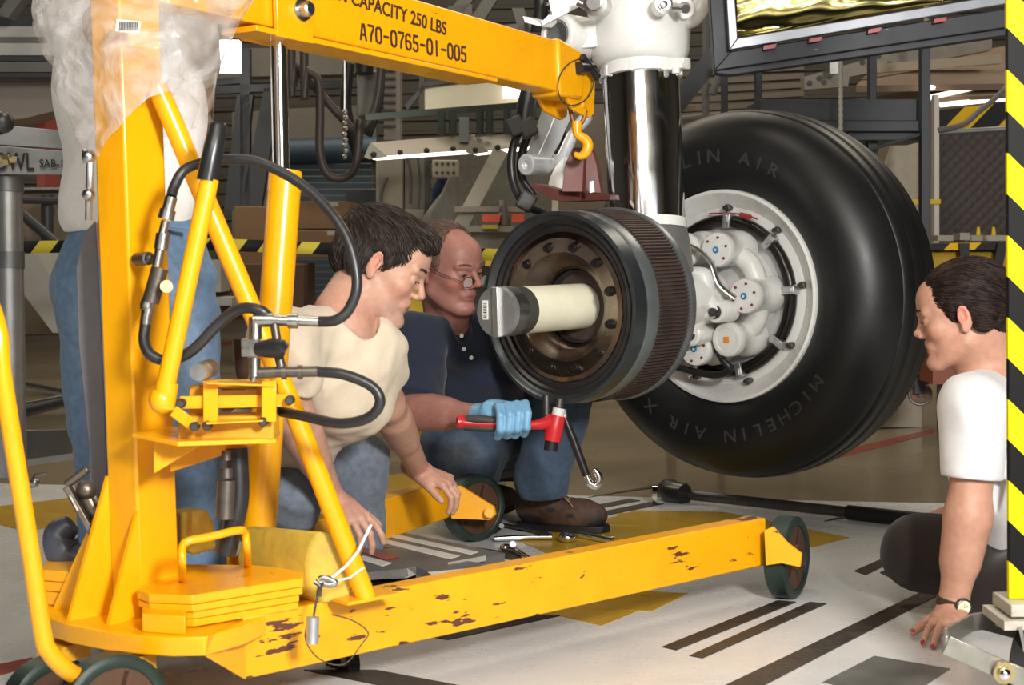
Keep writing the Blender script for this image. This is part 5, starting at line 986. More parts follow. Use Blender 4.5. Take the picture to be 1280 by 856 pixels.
m = MB(); m.tube(PX([(404, 728), (397, 745), (392, 770)], 2.94), .0022, 6, 3); m.tube(PX([(385, 772), (382, 800), (400, 824), (430, 830), (452, 805), (460, 790), (440, 775), (415, 768)], 2.9), .0012, 6, 5); m.tube(PX([(393, 726), (400, 732), (398, 745)], 2.945), .005, 8); m.build('cable', dsteel, t)
m = MB(); m.cyl(W(391, 771, 2.9), W(390, 804, 2.9), .012, 18); m.build('ferrule', alu, t)
# ramp plates on the floor between the legs
rp = thing('ramp_plate', 'grey steel ramp plates with white strips lying between the crane legs', 'plate', FL(520, 710))
g_pl = M('ramp_grey', (.2, .195, .185), .45, .4, .3, 8, .1, 40); w_st = M('strip_white', (.62, .6, .55), .5, 0, .2, 10)
def slab(poly, z, th, mat, nm, par): m = MB(); m.prism([FL(x, y, z) for x, y in poly], (0, 0, -th)); return m.build(nm, mat, par, bevel=.001)
slab([(455, 672), (480, 668), (631, 700), (580, 714), (430, 700)], .075, .03, g_pl, 'plate', rp); slab([(395, 722), (440, 690), (600, 712), (610, 718), (540, 724), (520, 717), (505, 720), (400, 730)], .085, .02, g_pl, 'plate', rp)
slab([(459, 672), (470, 670), (598, 698), (588, 701)], .0765, .003, w_st, 'strip', rp); slab([(440, 676), (452, 675), (575, 703), (562, 707)], .0765, .003, w_st, 'strip', rp); slab([(440, 694), (452, 692), (500, 704), (482, 708)], .0885, .003, red_m, 'strip', rp); slab([(445, 706), (455, 703), (490, 712), (478, 716)], .0885, .003, w_st, 'strip', rp)
m = MB(); m.prism([FL(560, 712, .09), FL(608, 703, .09), FL(608, 709, .075), FL(560, 718, .075)], (0, -.006, 0)); m.prism([FL(582, 712, .074), FL(631, 700, .074), FL(631, 700, .045), FL(582, 713, .045)], V((.0, -.006, 0))); m.prism([FL(430, 722, .084), FL(508, 718, .084), FL(520, 727, .084), FL(508, 731, .055), FL(430, 734, .055)], V((.0, -.006, 0))); m.prism([FL(535, 724, .086), FL(608, 717, .086), FL(608, 719, .08), FL(540, 727, .08)], (0, -.005, 0)); m.prism([FL(520, 722, .05), FL(600, 716, .05), FL(600, 712, .05), FL(520, 716, .05)], (0, 0, -.05)); m.build('white_edge', w_st, rp)
# tools on the floor
def F(x, y, z=.012): return FL(x, y, z)
t = thing('socket_wrench', 'long chrome ratchet wrench lying by the brown shoe', 'tool', F(690, 675, 0))
m = MB(); m.tube([F(618, 673), F(640, 672), F(665, 671), F(690, 671)], [.007, .009, .007, .0075], 12); m.ball(F(709, 671, .018), (.026, .026, .016), 20); m.build('ratchet_head', chrome, t)
m = MB(); m.tube([F(722, 668), F(728, 668), F(762, 675), F(768, 675)], [.007, .011, .009, .012], 12); m.build('handle', chrome, t)
t = thing('socket_wrench', 'short chrome wrench lying in front of the ratchet wrench', 'tool', F(650, 690, 0)); m = MB(); m.ball(F(632, 684), (.018, .018, .011), 16); m.tube([F(632, 684), F(645, 688), F(668, 702)], [.008, .008, .007], 10); m.build('wrench_shaft', chrome, t); m = MB(); m.cyl(F(641, 680, 0.0), F(641, 680, .03), .009, 12); m.build('socket', steel, t)
t = thing('breaker_bar', 'dark extension bar lying behind the ratchet beside the shoe sole', 'tool', F(650, 665, 0)); m = MB(); m.tube([F(626, 655), F(660, 661), F(688, 668)], .006, 8); m.cyl(F(626, 657, 0), F(627, 657, .04), .008, 12); m.build('bar', dsteel, t)
t = thing('tow_bar', 'long black bar lying on the floor behind the crane wheel', 'bar', F(1000, 635, 0)); m = MB(); m.tube([F(848, 617, .025), F(1060, 640, .025)], .017, 18); m.build('bar', dsteel, t)
m = MB(); m.tube([F(1060, 640, .025), F(1290, 665, .025)], .023, 18); m.build('bar_sleeve', black_rub, t); m = MB(); m.tube([F(836, 612, .03), F(842, 616, .03), F(856, 618, .03)], [.04, .042, .036], 20); m.build('end_cap', black_pl, t)
m = MB(); m.tube([F(816, 619, .03), F(822, 619, .03)], .034, 20); m.build('silver_ring', chrome, t)
t = thing('pry_wrench', 'black handled wrench hanging from the bottom of the brake stack', 'tool', W(722, 560, 4.3)); m = MB(); m.tube([W(706, 522, 4.3), W(716, 548, 4.3), W(733, 594, 4.3)], [.010, .012, .0105], 12); m.build('handle', black_pl, t)
m = MB(); m.tube([W(704, 512, 4.3), W(706, 524, 4.3)], [.012, .009], 12); m.tube(PX([(732, 590), (736, 602), (744, 607), (749, 600), (746, 590), (741, 588)], 4.3), [.009, .012, .012, .010, .006], 10, 3); m.parts('chrome_end', chrome, t)
m = MB(); m.cyl(W(683, 494, 4.35), W(683, 522, 4.35), .011, 14); m.cyl(W(700, 498, 4.35), W(698, 512, 4.35), .013, 14); solid('drive_rod', 'short black rod pointing down under the drum left of the mallet head', 'tool', dsteel, m)
t = thing('handheld_meter', 'grey handheld meter with a black rim standing behind the raised knee', 'meter', W(634, 597, 5.2)); m = MB(); m.prism(PX([(618, 560), (650, 556), (648, 602), (620, 602)], 5.2), (0, .03, 0)); m.build('meter_case', black_pl, t, bevel=.006); m = MB(); m.prism(PX([(623, 566), (647, 562), (645, 596), (623, 597)], 5.195), (0, .004, 0)); m.build('meter_face', M('meter_grey', (.3, .3, .28), .5), t)
m = MB(); m.prism(PX([(627, 582), (638, 580), (638, 586), (627, 588)], 5.192), (0, .002, 0)); m.build('meter_display', black_pl, t)
m = MB(); m.cyl(W(616, 576, 5.1), W(616, 598, 5.1), .009, 10); m.cyl(W(616, 598, 5.1), W(616, 606, 5.1), .006, 10, .002); solid('marker_pen', 'white and black marker leaning beside the grey meter', 'pen', M('pen_white', (.6, .6, .58), .4), m)
# lever clamp and blue-grey ball by the mast
t = thing('ratchet_clamp', 'steel lever clamp with white sticker left of the mast foot', 'clamp', W(110, 665, 3.15)); brz = M('brown_steel', (.22, .19, .15), .4, .8, .4, 20)
m = MB(); m.beam(W(84, 608, 3.03), W(118, 668, 3.03), .012, .04, (0, -1, .3)); m.tube([W(83, 606, 3.03), W(110, 585, 3.03)], .008, 12); m.tube([W(104, 612, 3.05), W(128, 655, 3.05)], [.017, .014], 12); m.ball(W(108, 612, 3.04), .019); m.tube([W(118, 620, 3.04), W(130, 640, 3.04)], .008, 10); m.build('clamp_arm', brz, t, bevel=.002)
m = MB(); m.beam(W(88, 619, 3.008), W(98, 638, 3.008), .001, .02, (0, -1, .3)); m.build('sticker', st_.data.materials[0], t)
t = thing('blue_hose_end', 'blue grey rubber hose end resting at the foot of the mast', 'hose', W(90, 700, 3.2)); m = MB(); m.tube(PX([(90, 655), (76, 668), (80, 690), (98, 699), (120, 697)], 3.2), [.02, .034, .036, .03, .026], 20, 5); m.build('hose_body', M('blue_grey_rubber', (.07, .08, .11), .4, 0, .3, 20), t); m = MB(); m.cyl(W(106, 690, 3.17), W(126, 688, 3.17), .024, 20); m.build('hose_collar', black_rub, t)
m = MB(); m.prism(PX([(104, 292), (119, 276), (127, 420), (134, 600), (112, 642), (111, 560), (98, 430), (95, 335)], 3.12), (0, .006, 0)); solid('webbing_strap', 'wide grey cloth strap hanging down beside the mast', 'strap', M('grey_webbing', (.15, .145, .16), .85, 0, .2, 30, .3, 120), m, bevel=.002)
# clear plastic bag pulled over the mast head
def bag_mat():
    m = bpy.data.materials.new('clear_film'); m.use_nodes = True; nt = m.node_tree; N = nt.nodes; L = nt.links; b = N['Principled BSDF']; b.inputs['Base Color'].default_value = (.6, .585, .575, 1); b.inputs['Roughness'].default_value = .1; b.inputs['Specular IOR Level'].default_value = .8
    tr = N.new('ShaderNodeBsdfTransparent'); mx = N.new('ShaderNodeMixShader'); tc = N.new('ShaderNodeTexCoord'); n = N.new('ShaderNodeTexNoise'); n.inputs['Scale'].default_value = 7; n.inputs['Detail'].default_value = 6; n.inputs['Distortion'].default_value = 2.5; L.new(tc.outputs['Object'], n.inputs['Vector'])
    r = N.new('ShaderNodeMapRange'); r.inputs['From Min'].default_value = .3; r.inputs['From Max'].default_value = .72; r.inputs['To Min'].default_value = .12; r.inputs['To Max'].default_value = .6; L.new(n.outputs['Fac'], r.inputs['Value']); L.new(r.outputs[0], mx.inputs['Fac'])
    bp = N.new('ShaderNodeBump'); bp.inputs['Strength'].default_value = .9; bp.inputs['Distance'].default_value = .02; L.new(n.outputs['Fac'], bp.inputs['Height']); L.new(bp.outputs[0], b.inputs['Normal'])
    out = N['Material Output']; L.new(tr.outputs[0], mx.inputs[1]); L.new(b.outputs[0], mx.inputs[2]); L.new(mx.outputs[0], out.inputs['Surface']); return m
def bag():
    NU, NV = 150, 110; vs = []; rr = np.random.RandomState(5); dirs = [(rr.normal(size=3), rr.uniform(0, 6)) for _ in range(9)]
    for i in range(NV):
        t = i/(NV-1)
        for j in range(NU):
            th = 2*math.pi*j/NU; c, s = math.cos(th), math.sin(th); xe = 165+120*c; front = s > 0
            yb = np.interp(xe, [45, 100, 150, 190, 235, 300], [205, 184, 152, 122, 112, 95] if front else [205, 186, 175, 172, 170, 150]); y = -110+(yb+110)*t
            l = np.interp(y, [-110, 0, 30, 60, 95, 130, 165, 190], [70, 46, 50, 58, 66, 76, 90, 106]); r = np.interp(y, [-110, 0, 20, 60, 95, 130, 170], [330, 314, 306, 282, 262, 258, 258])
            x = l+(r-l)*(1+c)/2; d = 3.0-(.115+.02*math.sin(y*.03))*s; p = np.array(W(x, y, d)); q = 0
            for v, ph in dirs: a = float(v@p)*(14 if ph > 3 else 30)+ph; q += (abs(math.sin(a+1.3*math.sin(a*.37+ph)))-.6)*(.010 if ph > 3 else .0045)
            vs.append(p+q*np.array([c, -s*1.0, .2]))
    f = [(i*NU+j, i*NU+(j+1) % NU, (i+1)*NU+(j+1) % NU, (i+1)*NU+j) for i in range(NV-1) for j in range(NU)]; m = MB(); m.add(vs, f); return m
bg = solid('plastic_bag', 'crumpled clear plastic bag pulled over the top of the yellow mast', 'bag', bag_mat(), bag(), ang=75)
m = MB(); m.prism(PX([(146, 24), (176, 27), (174, 43), (144, 39)], 2.862), (0, .001, 0)); s = m.build('paper_label', st_.data.materials[0], bg)
m = MB()
for k in range(12): m.prism(PX([(149+k*2, 27), (150.1+k*2, 27), (150+k*2, 38), (149+k*2, 38)], 2.860), (0, .001, 0))
m.build('bar_code', black_pl, s)
# striped post on its caster at the right edge
t = thing('striped_post', 'yellow and black striped square post on a caster at the right edge', 'post', W(1285, 770, 2.85)); pm = stripe_mat('post_stripes', (.80, .70, .0), (.004, .004, .004), W(1260, 8, 2.85), tuple(V((1, 0, 1)).normalized()), .1018, .35)
m = MB(); c0 = W(1294, 746, 2.85); m.prism([c0+V((-.05, -.012, 0)), c0+V((.05, -.012, 0)), c0+V((.05, .002, 0)), c0+V((-.05, .002, 0))], (0, 0, 1.9)); m.build('post', pm, t, bevel=.002)
m = MB(); m.box(c0+V((0, 0, -.012)), (.12, .11, .022)); m.build('foot_plate', M('foot_beige', (.5, .46, .38), .5, 0, .4, 30, chips=(.68, 30, (.2, .05, .02))), t, bevel=.002); m = MB(); m.box(c0+V((0, 0, -.035)), (.15, .13, .016)); m.build('foot_plate', M('foot_beige', (.5, .46, .38)), t)
br = M('brushed_bar', (.33, .32, .28), .38, .8, .3, 25)
m = MB(); P_ = [W(1290, 824, 2.7), W(1240, 806, 2.68), W(1187, 786, 2.68), W(1183, 783, 2.7), W(1212, 767, 2.9), W(1225, 764, 2.93), W(1262, 777, 2.95)]; P_ = [W(1300, 856, 2.62), W(1258, 839, 2.62), W(1183, 806, 2.62), W(1181, 797, 2.64), W(1215, 778, 2.9), W(1228, 776, 2.93), W(1300, 795, 2.95)]
for i in range(len(P_)-1): m.beam(P_[i], P_[i+1]+(P_[i+1]-P_[i]).normalized()*.001, .006, .032)
m.build('brake_loop', br, t, bevel=.001); m = MB(); q = W(1257, 842, 2.6); m.lathe(q+V((0, .012, 0)), (0, -1, 0), [(0, .018), (.008, .018), (.008, .0), ], 20); m.build('washer', M('brass', (.45, .36, .18)), t); m = MB(); m.ball(q+V((-.002, -.002, 0)), .010); m.build('rivet', chrome, t)
wheel(W(1290, 850, 2.85), (.9, -.5, 0), .105, .045, t, 'wheel', black_rub, M('caster_grey', (.12, .12, .12), .5)); m = MB(); m.cyl(W(1262, 766, 2.87), W(1258, 785, 2.87), .02, 16); m.beam(W(1275, 780, 2.8), W(1290, 850, 2.8), .05, .006); m.parts('caster_fork', steel, t)
# aluminium stand at the left edge
t = thing('work_stand', 'grey aluminium work stand with stencilled black lettering at the left edge', 'stand', W(10, 600, 4.0)); galv = M('galvanised', (.32, .33, .34), .42, .75, .35, 9, .1, 40)
m = MB(); m.cyl(W(12, 222, 3.9), W(18, 590, 3.9), .030, 28); m.build('upright_pipe', alu, t); m = MB(); m.cyl(W(12, 222, 3.9), W(12, 240, 3.9), .034, 28); m.cyl(W(14, 315, 3.9), W(14, 336, 3.9), .032, 28); m.parts('pipe_collar', galv, t)
m = MB(); m.hexa([W(-80, 218, 3.85), W(96, 219, 3.95), W(96, 219, 4.05), W(-80, 218, 3.95)], [W(-80, 176, 3.85), W(96, 190, 3.95), W(96, 190, 4.05), W(-80, 176, 3.95)]); m.hexa([W(-80, 176, 3.87), W(96, 188, 3.97), W(96, 188, 4.05), W(-80, 176, 3.95)], [W(-80, 148, 3.87), W(96, 165, 3.97), W(96, 165, 4.05), W(-80, 148, 3.95)]); sb = m.build('sign_beam', galv, t, bevel=.002)
q0, q1 = W(-24, 213, 3.872), W(93, 214, 3.945); text('lettering', 'COWL', M('stencil_black', (.02, .02, .02), .6), tuple(W(-23, 212, 3.870)), q1-q0, Z, .060, sb, .0006, .66); text('lettering', 'SAB-1', MATS['stencil_black'], tuple(W(49, 209, 3.912)), q1-q0, Z, .028, sb, .0006, .85); text('lettering', 'OUT', MATS['stencil_black'], tuple(W(80, 181, 3.955)), q1-q0, Z, .018, sb, .0006)
m = MB(); m.hexa([W(-60, 592, 3.7), W(25, 600, 3.8), W(25, 600, 3.95), W(-60, 592, 3.9)], [W(-60, 540, 3.7), W(25, 534, 3.8), W(25, 534, 3.95), W(-60, 540, 3.9)]); m.hexa([W(25, 576, 3.9), W(125, 562, 4.3), W(125, 570, 4.4), W(25, 584, 4.0)], [W(25, 537, 3.9), W(125, 536, 4.3), W(125, 536, 4.4), W(25, 537, 4.0)]); m.build('base_beam', galv, t, bevel=.002)
m = MB(); m.cyl(W(18, 516, 3.95), W(120, 490, 4.2), .018, 16); m.cyl(W(18, 478, 3.95), W(90, 492, 4.4), .010, 12); m.cyl(W(-30, 240, 4), W(110, 238, 4.4), .010, 12); m.cyl(W(25, 505, 3.9), W(110, 490, 4.1), .003, 8); m.parts('cross_tube', M('dark_tube', (.08, .08, .085), .4, .7), t)
m = MB(); m.ball(W(4, 153, 3.75), .026, 20, 14); m.cyl(W(-10, 158, 3.75), W(2, 158, 3.75), .02, 14); m.build('ball_knob', dsteel, t); m = MB(); m.cyl(W(-5, 200, 3.8), W(22, 200, 3.8), .008, 10); m.hexbolt(W(6, 200, 3.8), (1, 0, 0), .014, .012); m.build('brass_bolt', M('brass', (.45, .36, .18)), t)
m = MB(); m.tube(PX([(38, 604), (44, 603)], 3.9), .012, 12); m.tube(PX([(41, 600), (44, 593), (58, 592)], 3.9), .004, 8); m.tube(PX([(-10, 578), (10, 580), (38, 603)], 3.9), .006, 8); m.ball(W(44, 603, 3.88), .011); m.build('drain_valve', steel, t)
# barrier tape
t = stripe_mat('tape_stripes', (.62, .52, .06), (.015, .015, .015), (0, 0, 0), tuple(V((1, 0, -.8)).normalized()), .112, .35)
m = MB(); pts = [W(-80, 310, 6.0), W(75, 308, 6), W(262, 305, 6), W(345, 308, 6), W(420, 311, 6), W(520, 314, 6.0), W(700, 322, 6.2)]
for i in range(len(pts)-1): m.add([pts[i]-Z*.024, pts[i+1]-Z*.024, pts[i+1]+Z*.022, pts[i]+Z*.022], [(0, 1, 2, 3)])
m.build; o = solid('barrier_tape', 'yellow and black striped barrier tape stretched across the hall at waist height', 'tape', t, m, solid=.002)
# ---------------------------------------------------------------- background of the hall
cream = M('cream_paint', (.36, .32, .25), .5, 0, .25, 4); tan = M('tan_panel', (.18, .145, .10), .6, 0, .3, 3); grey = M('dim_grey', (.13, .125, .115), .55, 0, .3, 4); dark = M('dark_frame', (.035, .036, .04), .5, 0, .3, 5); slate = M('slate_frame', (.032, .037, .045), .5, .1, .25, 6); brown = M('brown_underside', (.16, .10, .055), .6, 0, .35, 2); white_d = M('dim_white', (.42, .41, .38), .5, 0, .2, 4)
def bx(mb, x0, y0, x1, y1, d, th=.1, d1=None):
    d1 = d1 or d; mb.prism([W(x0, y1, d), W(x1, y1, d1), W(x1, y0, d1), W(x0, y0, d)], (0, th, 0)); return mb
def poly(mb, pts, d, th=.08): mb.prism(PX(pts, d), (0, th, 0)); return mb
def simple(nm, label, cat, mat, fn, group=None, **k): m = MB(); fn(m); return solid(nm, label, cat, mat, m, group, **k)
lamp_glint_m = M('lamp_glint_glow', (1, .93, .78), .5, emit=3.2)
# left side
t = thing('overhead_rail', 'pale grey ribbed overhead rails at the top left corner', 'rail', W(0, 95, 8)); 
for (a, b, mt) in ((22, 33, dark), (33, 46, white_d), (46, 54, grey), (54, 69, white_d), (70, 76, dark), (77, 90, grey), (91, 96, dark)): m = MB(); bx(m, -150, a, 80, b, 8, .3-.02*(a % 5)); m.build('rail_bar', mt, t)
simple('sloping_duct', 'tan sloping duct below the overhead rails behind the bag', 'duct', M('duct_tan', (.27, .235, .2), .5, 0, .15, 3), lambda m: poly(m, [(-150, 96), (110, 96), (110, 128), (30, 148), (-150, 165)], 8.4, .3))
simple('roof_brace', 'grey diagonal roof brace in the top left corner', 'beam', grey, lambda m: poly(m, [(-5, 18), (10, 22), (50, -30), (30, -30)], 7.6, .1))
simple('red_cabinet', 'small red and cream cabinet behind the work stand', 'cabinet', M('dull_red', (.28, .05, .04), .5), lambda m: bx(m, 46, 143, 56, 240, 9, .3))
simple('storage_rack', 'cream storage rack behind the striped tape left of the standing man', 'rack', tan, lambda m: [bx(m, 20, 235, 105, 400, 9.5, .4), bx(m, 60, 240, 68, 330, 9.3, .1), bx(m, 30, 330, 100, 337, 9.2, .1)])
simple('rack_strut', 'dark diagonal strut crossing the storage rack', 'beam', dark, lambda m: [m.cyl(W(25, 265, 8.8), W(100, 330, 8.8), .03, 10), m.cyl(W(59, 245, 9), W(59, 350, 9), .035, 10), m.cyl(W(22, 250, 8.9), W(110, 252, 8.9), .02, 8)])
simple('loading_ramp', 'pale grey sloping ramp behind the aluminium pipe', 'ramp', white_d, lambda m: poly(m, [(28, 318), (45, 316), (92, 392), (92, 416), (66, 416), (28, 366)], 8.2, .8))
simple('pale_tank', 'pale grey box standing beyond the standing man at knee height', 'box', white_d, lambda m: [bx(m, 258, 325, 276, 365, 8.5, .3), bx(m, 258, 372, 290, 382, 8.4, .3)])
simple('machine_bench', 'long low tan machine bench behind the crane mast', 'bench', tan, lambda m: [bx(m, 20, 395, 300, 418, 10, .5), bx(m, 225, 380, 330, 424, 9, .4)])
simple('lit_panel', 'bright white lamp panel glowing beside the plastic bag', 'lamp', M('panel_glow', (1, 1, .9), .5, emit=4), lambda m: [bx(m, 255, 50, 298, 89, 9, .1), m.cyl(W(262, 52, 9), W(262, -780, 9), .01, 6)])
t = thing('a_frame', 'dark leaning steel frame behind the chrome ram rod', 'frame', W(320, 330, 9.5))
for p in ([(296, 118), (316, 118), (300, 262), (280, 262)], [(330, 110), (350, 110), (326, 262), (300, 262)], [(255, 100), (300, 96), (300, 104), (255, 108)], [(250, 108), (460, 100), (460, 108), (250, 118)], [(300, 60), (312, 60), (312, 270), (300, 270)]): m = MB(); poly(m, p, 9.5); m.build('frame_bar', dark, t)
simple('upper_gallery', 'dull olive gallery panel behind the ram rod', 'panel', M('olive_panel', (.12, .11, .09), .6, 0, .3, 2), lambda m: poly(m, [(245, 60), (470, 60), (470, 475), (464, 475), (464, 92), (300, 96), (245, 110)], 11, .2)); simple('rear_gallery', 'wide olive panel above the blue shutter', 'panel', MATS['olive_panel'], lambda m: poly(m, [(290, 140), (470, 130), (470, 449), (290, 452)], 12.5, .2))
simple('hanging_hose', 'brown looped hose hanging behind the boom', 'hose', M('brown_hose', (.04, .028, .024), .5), lambda m: m.tube(PX([(380, -900), (380, 40), (384, 85), (398, 100), (400, 140), (400, 190), (410, 218), (430, 222), (445, 205), (450, 150)], 8), .022, 10, 5), 'hoses hanging behind the boom')
simple('hanging_hose', 'dark slanting hose crossing the looped hose behind the boom', 'hose', M('brown_hose', (.04, .028, .024), .5), lambda m: m.tube(PX([(365, -900), (364, 40), (370, 80), (395, 110), (430, 150), (450, 165), (470, 130), (478, 70)], 8.1), .022, 10, 5), 'hoses hanging behind the boom')
simple('hanging_chain', 'thin chain hanging beside the looped hose', 'chain', steel, lambda m: [m.ball(W(431+(k % 2), 140+k*7, 7.9), .014, 8, 6) for k in range(9)]+[m.cyl(W(431, 142, 7.9), W(431, -930, 7.9), .006, 6)])
t = thing('hoist_controls', 'grey hoist control box with dark cables behind the boom', 'box', W(455, 150, 8.6)); m = MB(); bx(m, 446, 88, 474, 146, 8.6, .2); m.build('control_box', M('box_grey', (.16, .15, .13), .5), t, bevel=.01); m = MB(); m.tube(PX([(436, 80), (432, 130), (440, 170), (450, 200)], 8.4), .03, 10, 4); m.cyl(W(455, 66, 8.5), W(455, 92, 8.5), .05, 12); m.tube(PX([(478, 66), (474, 130), (460, 170)], 8.4), .02, 8, 4); m.build('cable', black_rub, t); m = MB(); bx(m, 428, 70, 436, 140, 8.7, .1); m.build('bracket', grey, t)
t = thing('support_column', 'beige steel column with short rungs behind the boom', 'column', W(490, 340, 9.2)); m = MB(); bx(m, 480, 60, 500, 175, 9.2, .2); m.build('column_post', M('beige_post', (.24, .21, .165), .5), t)
for k in range(9): m = MB(); bx(m, 478, 76+k*10, 494, 79+k*10, 9.1, .05); m.build('rung', dark, t)
t = thing('blue_roll', 'blue ribbed roller shutter low behind the cardboard boxes', 'shutter', W(420, 270, 11)); bl = M('dull_blue', (.025, .055, .09), .55, 0, .3, 4); m = MB(); m.cyl(W(352, 190, 11), W(472, 187, 11), .09, 24); m.build('shutter_roll', bl, t)
for k in range(33): m = MB(); bx(m, 352, 205+k*8, 470, 211+k*8, 11, .05); m.build('slat', bl, t)
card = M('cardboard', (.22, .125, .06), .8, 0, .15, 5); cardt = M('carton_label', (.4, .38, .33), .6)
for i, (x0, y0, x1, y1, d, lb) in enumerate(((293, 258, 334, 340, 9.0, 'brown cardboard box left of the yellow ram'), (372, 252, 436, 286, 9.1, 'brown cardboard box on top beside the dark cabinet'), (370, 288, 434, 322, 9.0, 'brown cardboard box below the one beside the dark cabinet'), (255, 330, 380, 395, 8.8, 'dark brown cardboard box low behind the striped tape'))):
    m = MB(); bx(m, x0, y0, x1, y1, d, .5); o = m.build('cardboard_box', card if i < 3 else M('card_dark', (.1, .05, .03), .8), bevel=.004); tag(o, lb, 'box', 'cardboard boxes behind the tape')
    if i in (1, 2): m = MB(); bx(m, x1-25, y0+1, x1-13, y0+6, d-.004, .003); m.build('carton_label', cardt, o)
simple('dark_cabinet', 'dark grey cabinet right of the cardboard boxes', 'cabinet', M('cab_dark', (.03, .033, .04), .5), lambda m: bx(m, 432, 236, 470, 330, 9.6, .4), bevel=.006)
t = thing('wall_column', 'cream wall column with conduits behind the two crouching men', 'column', W(500, 400, 8.8))
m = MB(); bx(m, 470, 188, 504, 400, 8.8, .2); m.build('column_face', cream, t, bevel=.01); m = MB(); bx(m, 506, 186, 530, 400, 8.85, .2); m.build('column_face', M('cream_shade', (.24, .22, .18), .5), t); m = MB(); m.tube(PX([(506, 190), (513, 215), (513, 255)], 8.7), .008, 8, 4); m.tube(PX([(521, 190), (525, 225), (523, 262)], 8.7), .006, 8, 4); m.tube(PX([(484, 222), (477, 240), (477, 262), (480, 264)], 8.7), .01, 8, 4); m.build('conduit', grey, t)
m = MB(); bx(m, 504, 262, 530, 281, 8.6, .15); m.build('outlet_box', M('outlet_beige', (.3, .28, .23), .5), t, bevel=.004)
simple('black_post', 'narrow black post between cream column and meter box', 'post', dark, lambda m: bx(m, 531, 202, 537, 400, 8.7, .08))
t = thing('meter_box', 'cream meter box with rows of dark holes above the men', 'box', W(556, 222, 8.4)); m = MB(); bx(m, 540, 200, 573, 222, 8.4, .15); m.build('box_body', M('meter_cream', (.42, .38, .28), .5), t, bevel=.006)
for k in range(8): m = MB(); q = W(546+(k % 4)*7, 205+(k//4)*11, 8.395); m.cyl(q, q+V((0, -.008, 0)), .008, 8); m.build('hole_plug', dark, t)
simple('blue_coat', 'dark blue cloth hanging under the meter box', 'cloth', M('navy_cloth', (.01, .03, .08), .9), lambda m: m.tube(PX([(555, 222), (551, 240), (546, 262)], 8.6), [.03, .05, .03], 12, 3)); simple('grey_cover', 'grey plastic sheet hanging in a cone behind the balding head', 'sheet', M('cover_grey', (.2, .19, .17), .5, 0, .4, 6, streak=(6, 1, .5)), lambda m: m.tube(PX([(568, 222), (565, 245), (558, 275), (556, 300)], 8.3), [.03, .06, .12, .14], 14, 3, squash=.4))
t0g = 'workshop lamps above the crouching men'
for i, (x0, x1, y0, y1, dA, dB, lb) in enumerate(((455, 594, 178, 168, 7.2, 7.6, 'long cream workshop lamp left of the other above the men'), (582, 700, 172, 160, 7.5, 7.8, 'long cream workshop lamp partly behind the black hoses'))):
    t = thing('workshop_lamp', lb, 'lamp', W((x0+x1)/2, 195, 7.4), t0g); m = MB(); m.prism([W(x0+8, y0, dA), W(x0, y0+18, dA), W(x0+6, y0+21, dA), W(x0+30, y0+18, dA)], (0, .01, 0))
    m.add([W(x0+10, y0, dA+.15), W(x1, y1, dB+.15), W(x1, y1+19, dB), W(x0, y0+18, dA), W(x0+10, y0, dA+.16), W(x1, y1, dB+.16), W(x1, y1+19, dB+.01), W(x0, y0+18, dA+.01)], [(0, 1, 2, 3), (7, 6, 5, 4), (0, 4, 5, 1), (2, 6, 7, 3), (1, 5, 6, 2), (3, 7, 4, 0)]); m.build('lamp_hood', cream, t)
    m = MB(); m.prism([W(x0+3, y0+18.5, dA+.02), W(x1, y1+19.5, dB+.02), W(x1, y1+23, dB+.08), W(x0+15, y0+21.5, dA+.08)], (0, .05, .0)); m.build('lamp_tube', lamp_glint_m, t)
    for k in range(4): m = MB(); q = W(x0+12+k*(x1-x0)/4.2, y0+15-k*(y0-y1)/4.2, dA+(dB-dA)*k/4.2-.02); m.ball(q, .014, 8, 6); m.build('rivet', dark, t)
simple('suspension_rail', 'dark rail with clamps holding the workshop lamps', 'rail', M('rail_green', (.07, .085, .07), .4, .3), lambda m: [m.beam(W(455, 147, 7.6), W(700, 128, 7.9), .05, .03)]+[m.cyl(W(x, 140-(x-540)*.06, 7.65), W(x, 168, 7.65), .018, 8) for x in (552, 566, 600, 612, 634)]+[bx(m, 574, 146, 586, 178, 7.6, .05)])
t = thing('metal_canopy', 'bare metal canopy panel catching the light under the boom', 'panel', W(610, 145, 8.8)); m = MB(); poly(m, [(530, 106), (700, 82), (700, 128), (530, 137)], 8.8, .1); bx(m, 690, 80, 698, 515, 8.8, .1); m.build('panel', M('bare_tin', (.42, .38, .28), .35, .7, .3, 3), t); m = MB(); poly(m, [(526, 103), (700, 79), (700, 84), (526, 109)], 8.75, .05); poly(m, [(524, 70), (530, 70), (530, 137), (524, 137)], 8.75, .05); poly(m, [(505, 132), (530, 105), (530, 112), (510, 137)], 8.75, .05); m.build('panel_frame', grey, t); m = MB(); poly(m, [(531, 70), (700, 30), (700, 78), (531, 102)], 8.9, .1); m.build('panel', tan, t)
simple('panel_glint', 'bright reflection on the metal canopy behind the boom end, made as a glowing plate', 'lamp', lamp_glint_m, lambda m: bx(m, 628, 102, 660, 122, 8.7, .05))  # glowing plate stands in for a bright reflection on the metal
simple('white_brace', 'white diagonal brace of a work platform beside the black hoses', 'beam', M('brace_white', (.42, .39, .32), .5), lambda m: m.beam(W(626, 188, 7.6), W(574, 286, 7.6), .07, .08, (0, -1, 0)))
simple('wire_mesh_panel', 'grey mesh panel behind the white diagonal brace', 'panel', M('mesh_tan', (.13, .12, .10), .6, 0, .4, 40), lambda m: bx(m, 540, 190, 700, 476, 10.5, .1))
t = thing('parts_trolley', 'cream trolley shelf behind the balding man', 'trolley', W(600, 330, 7.4)); m = MB()
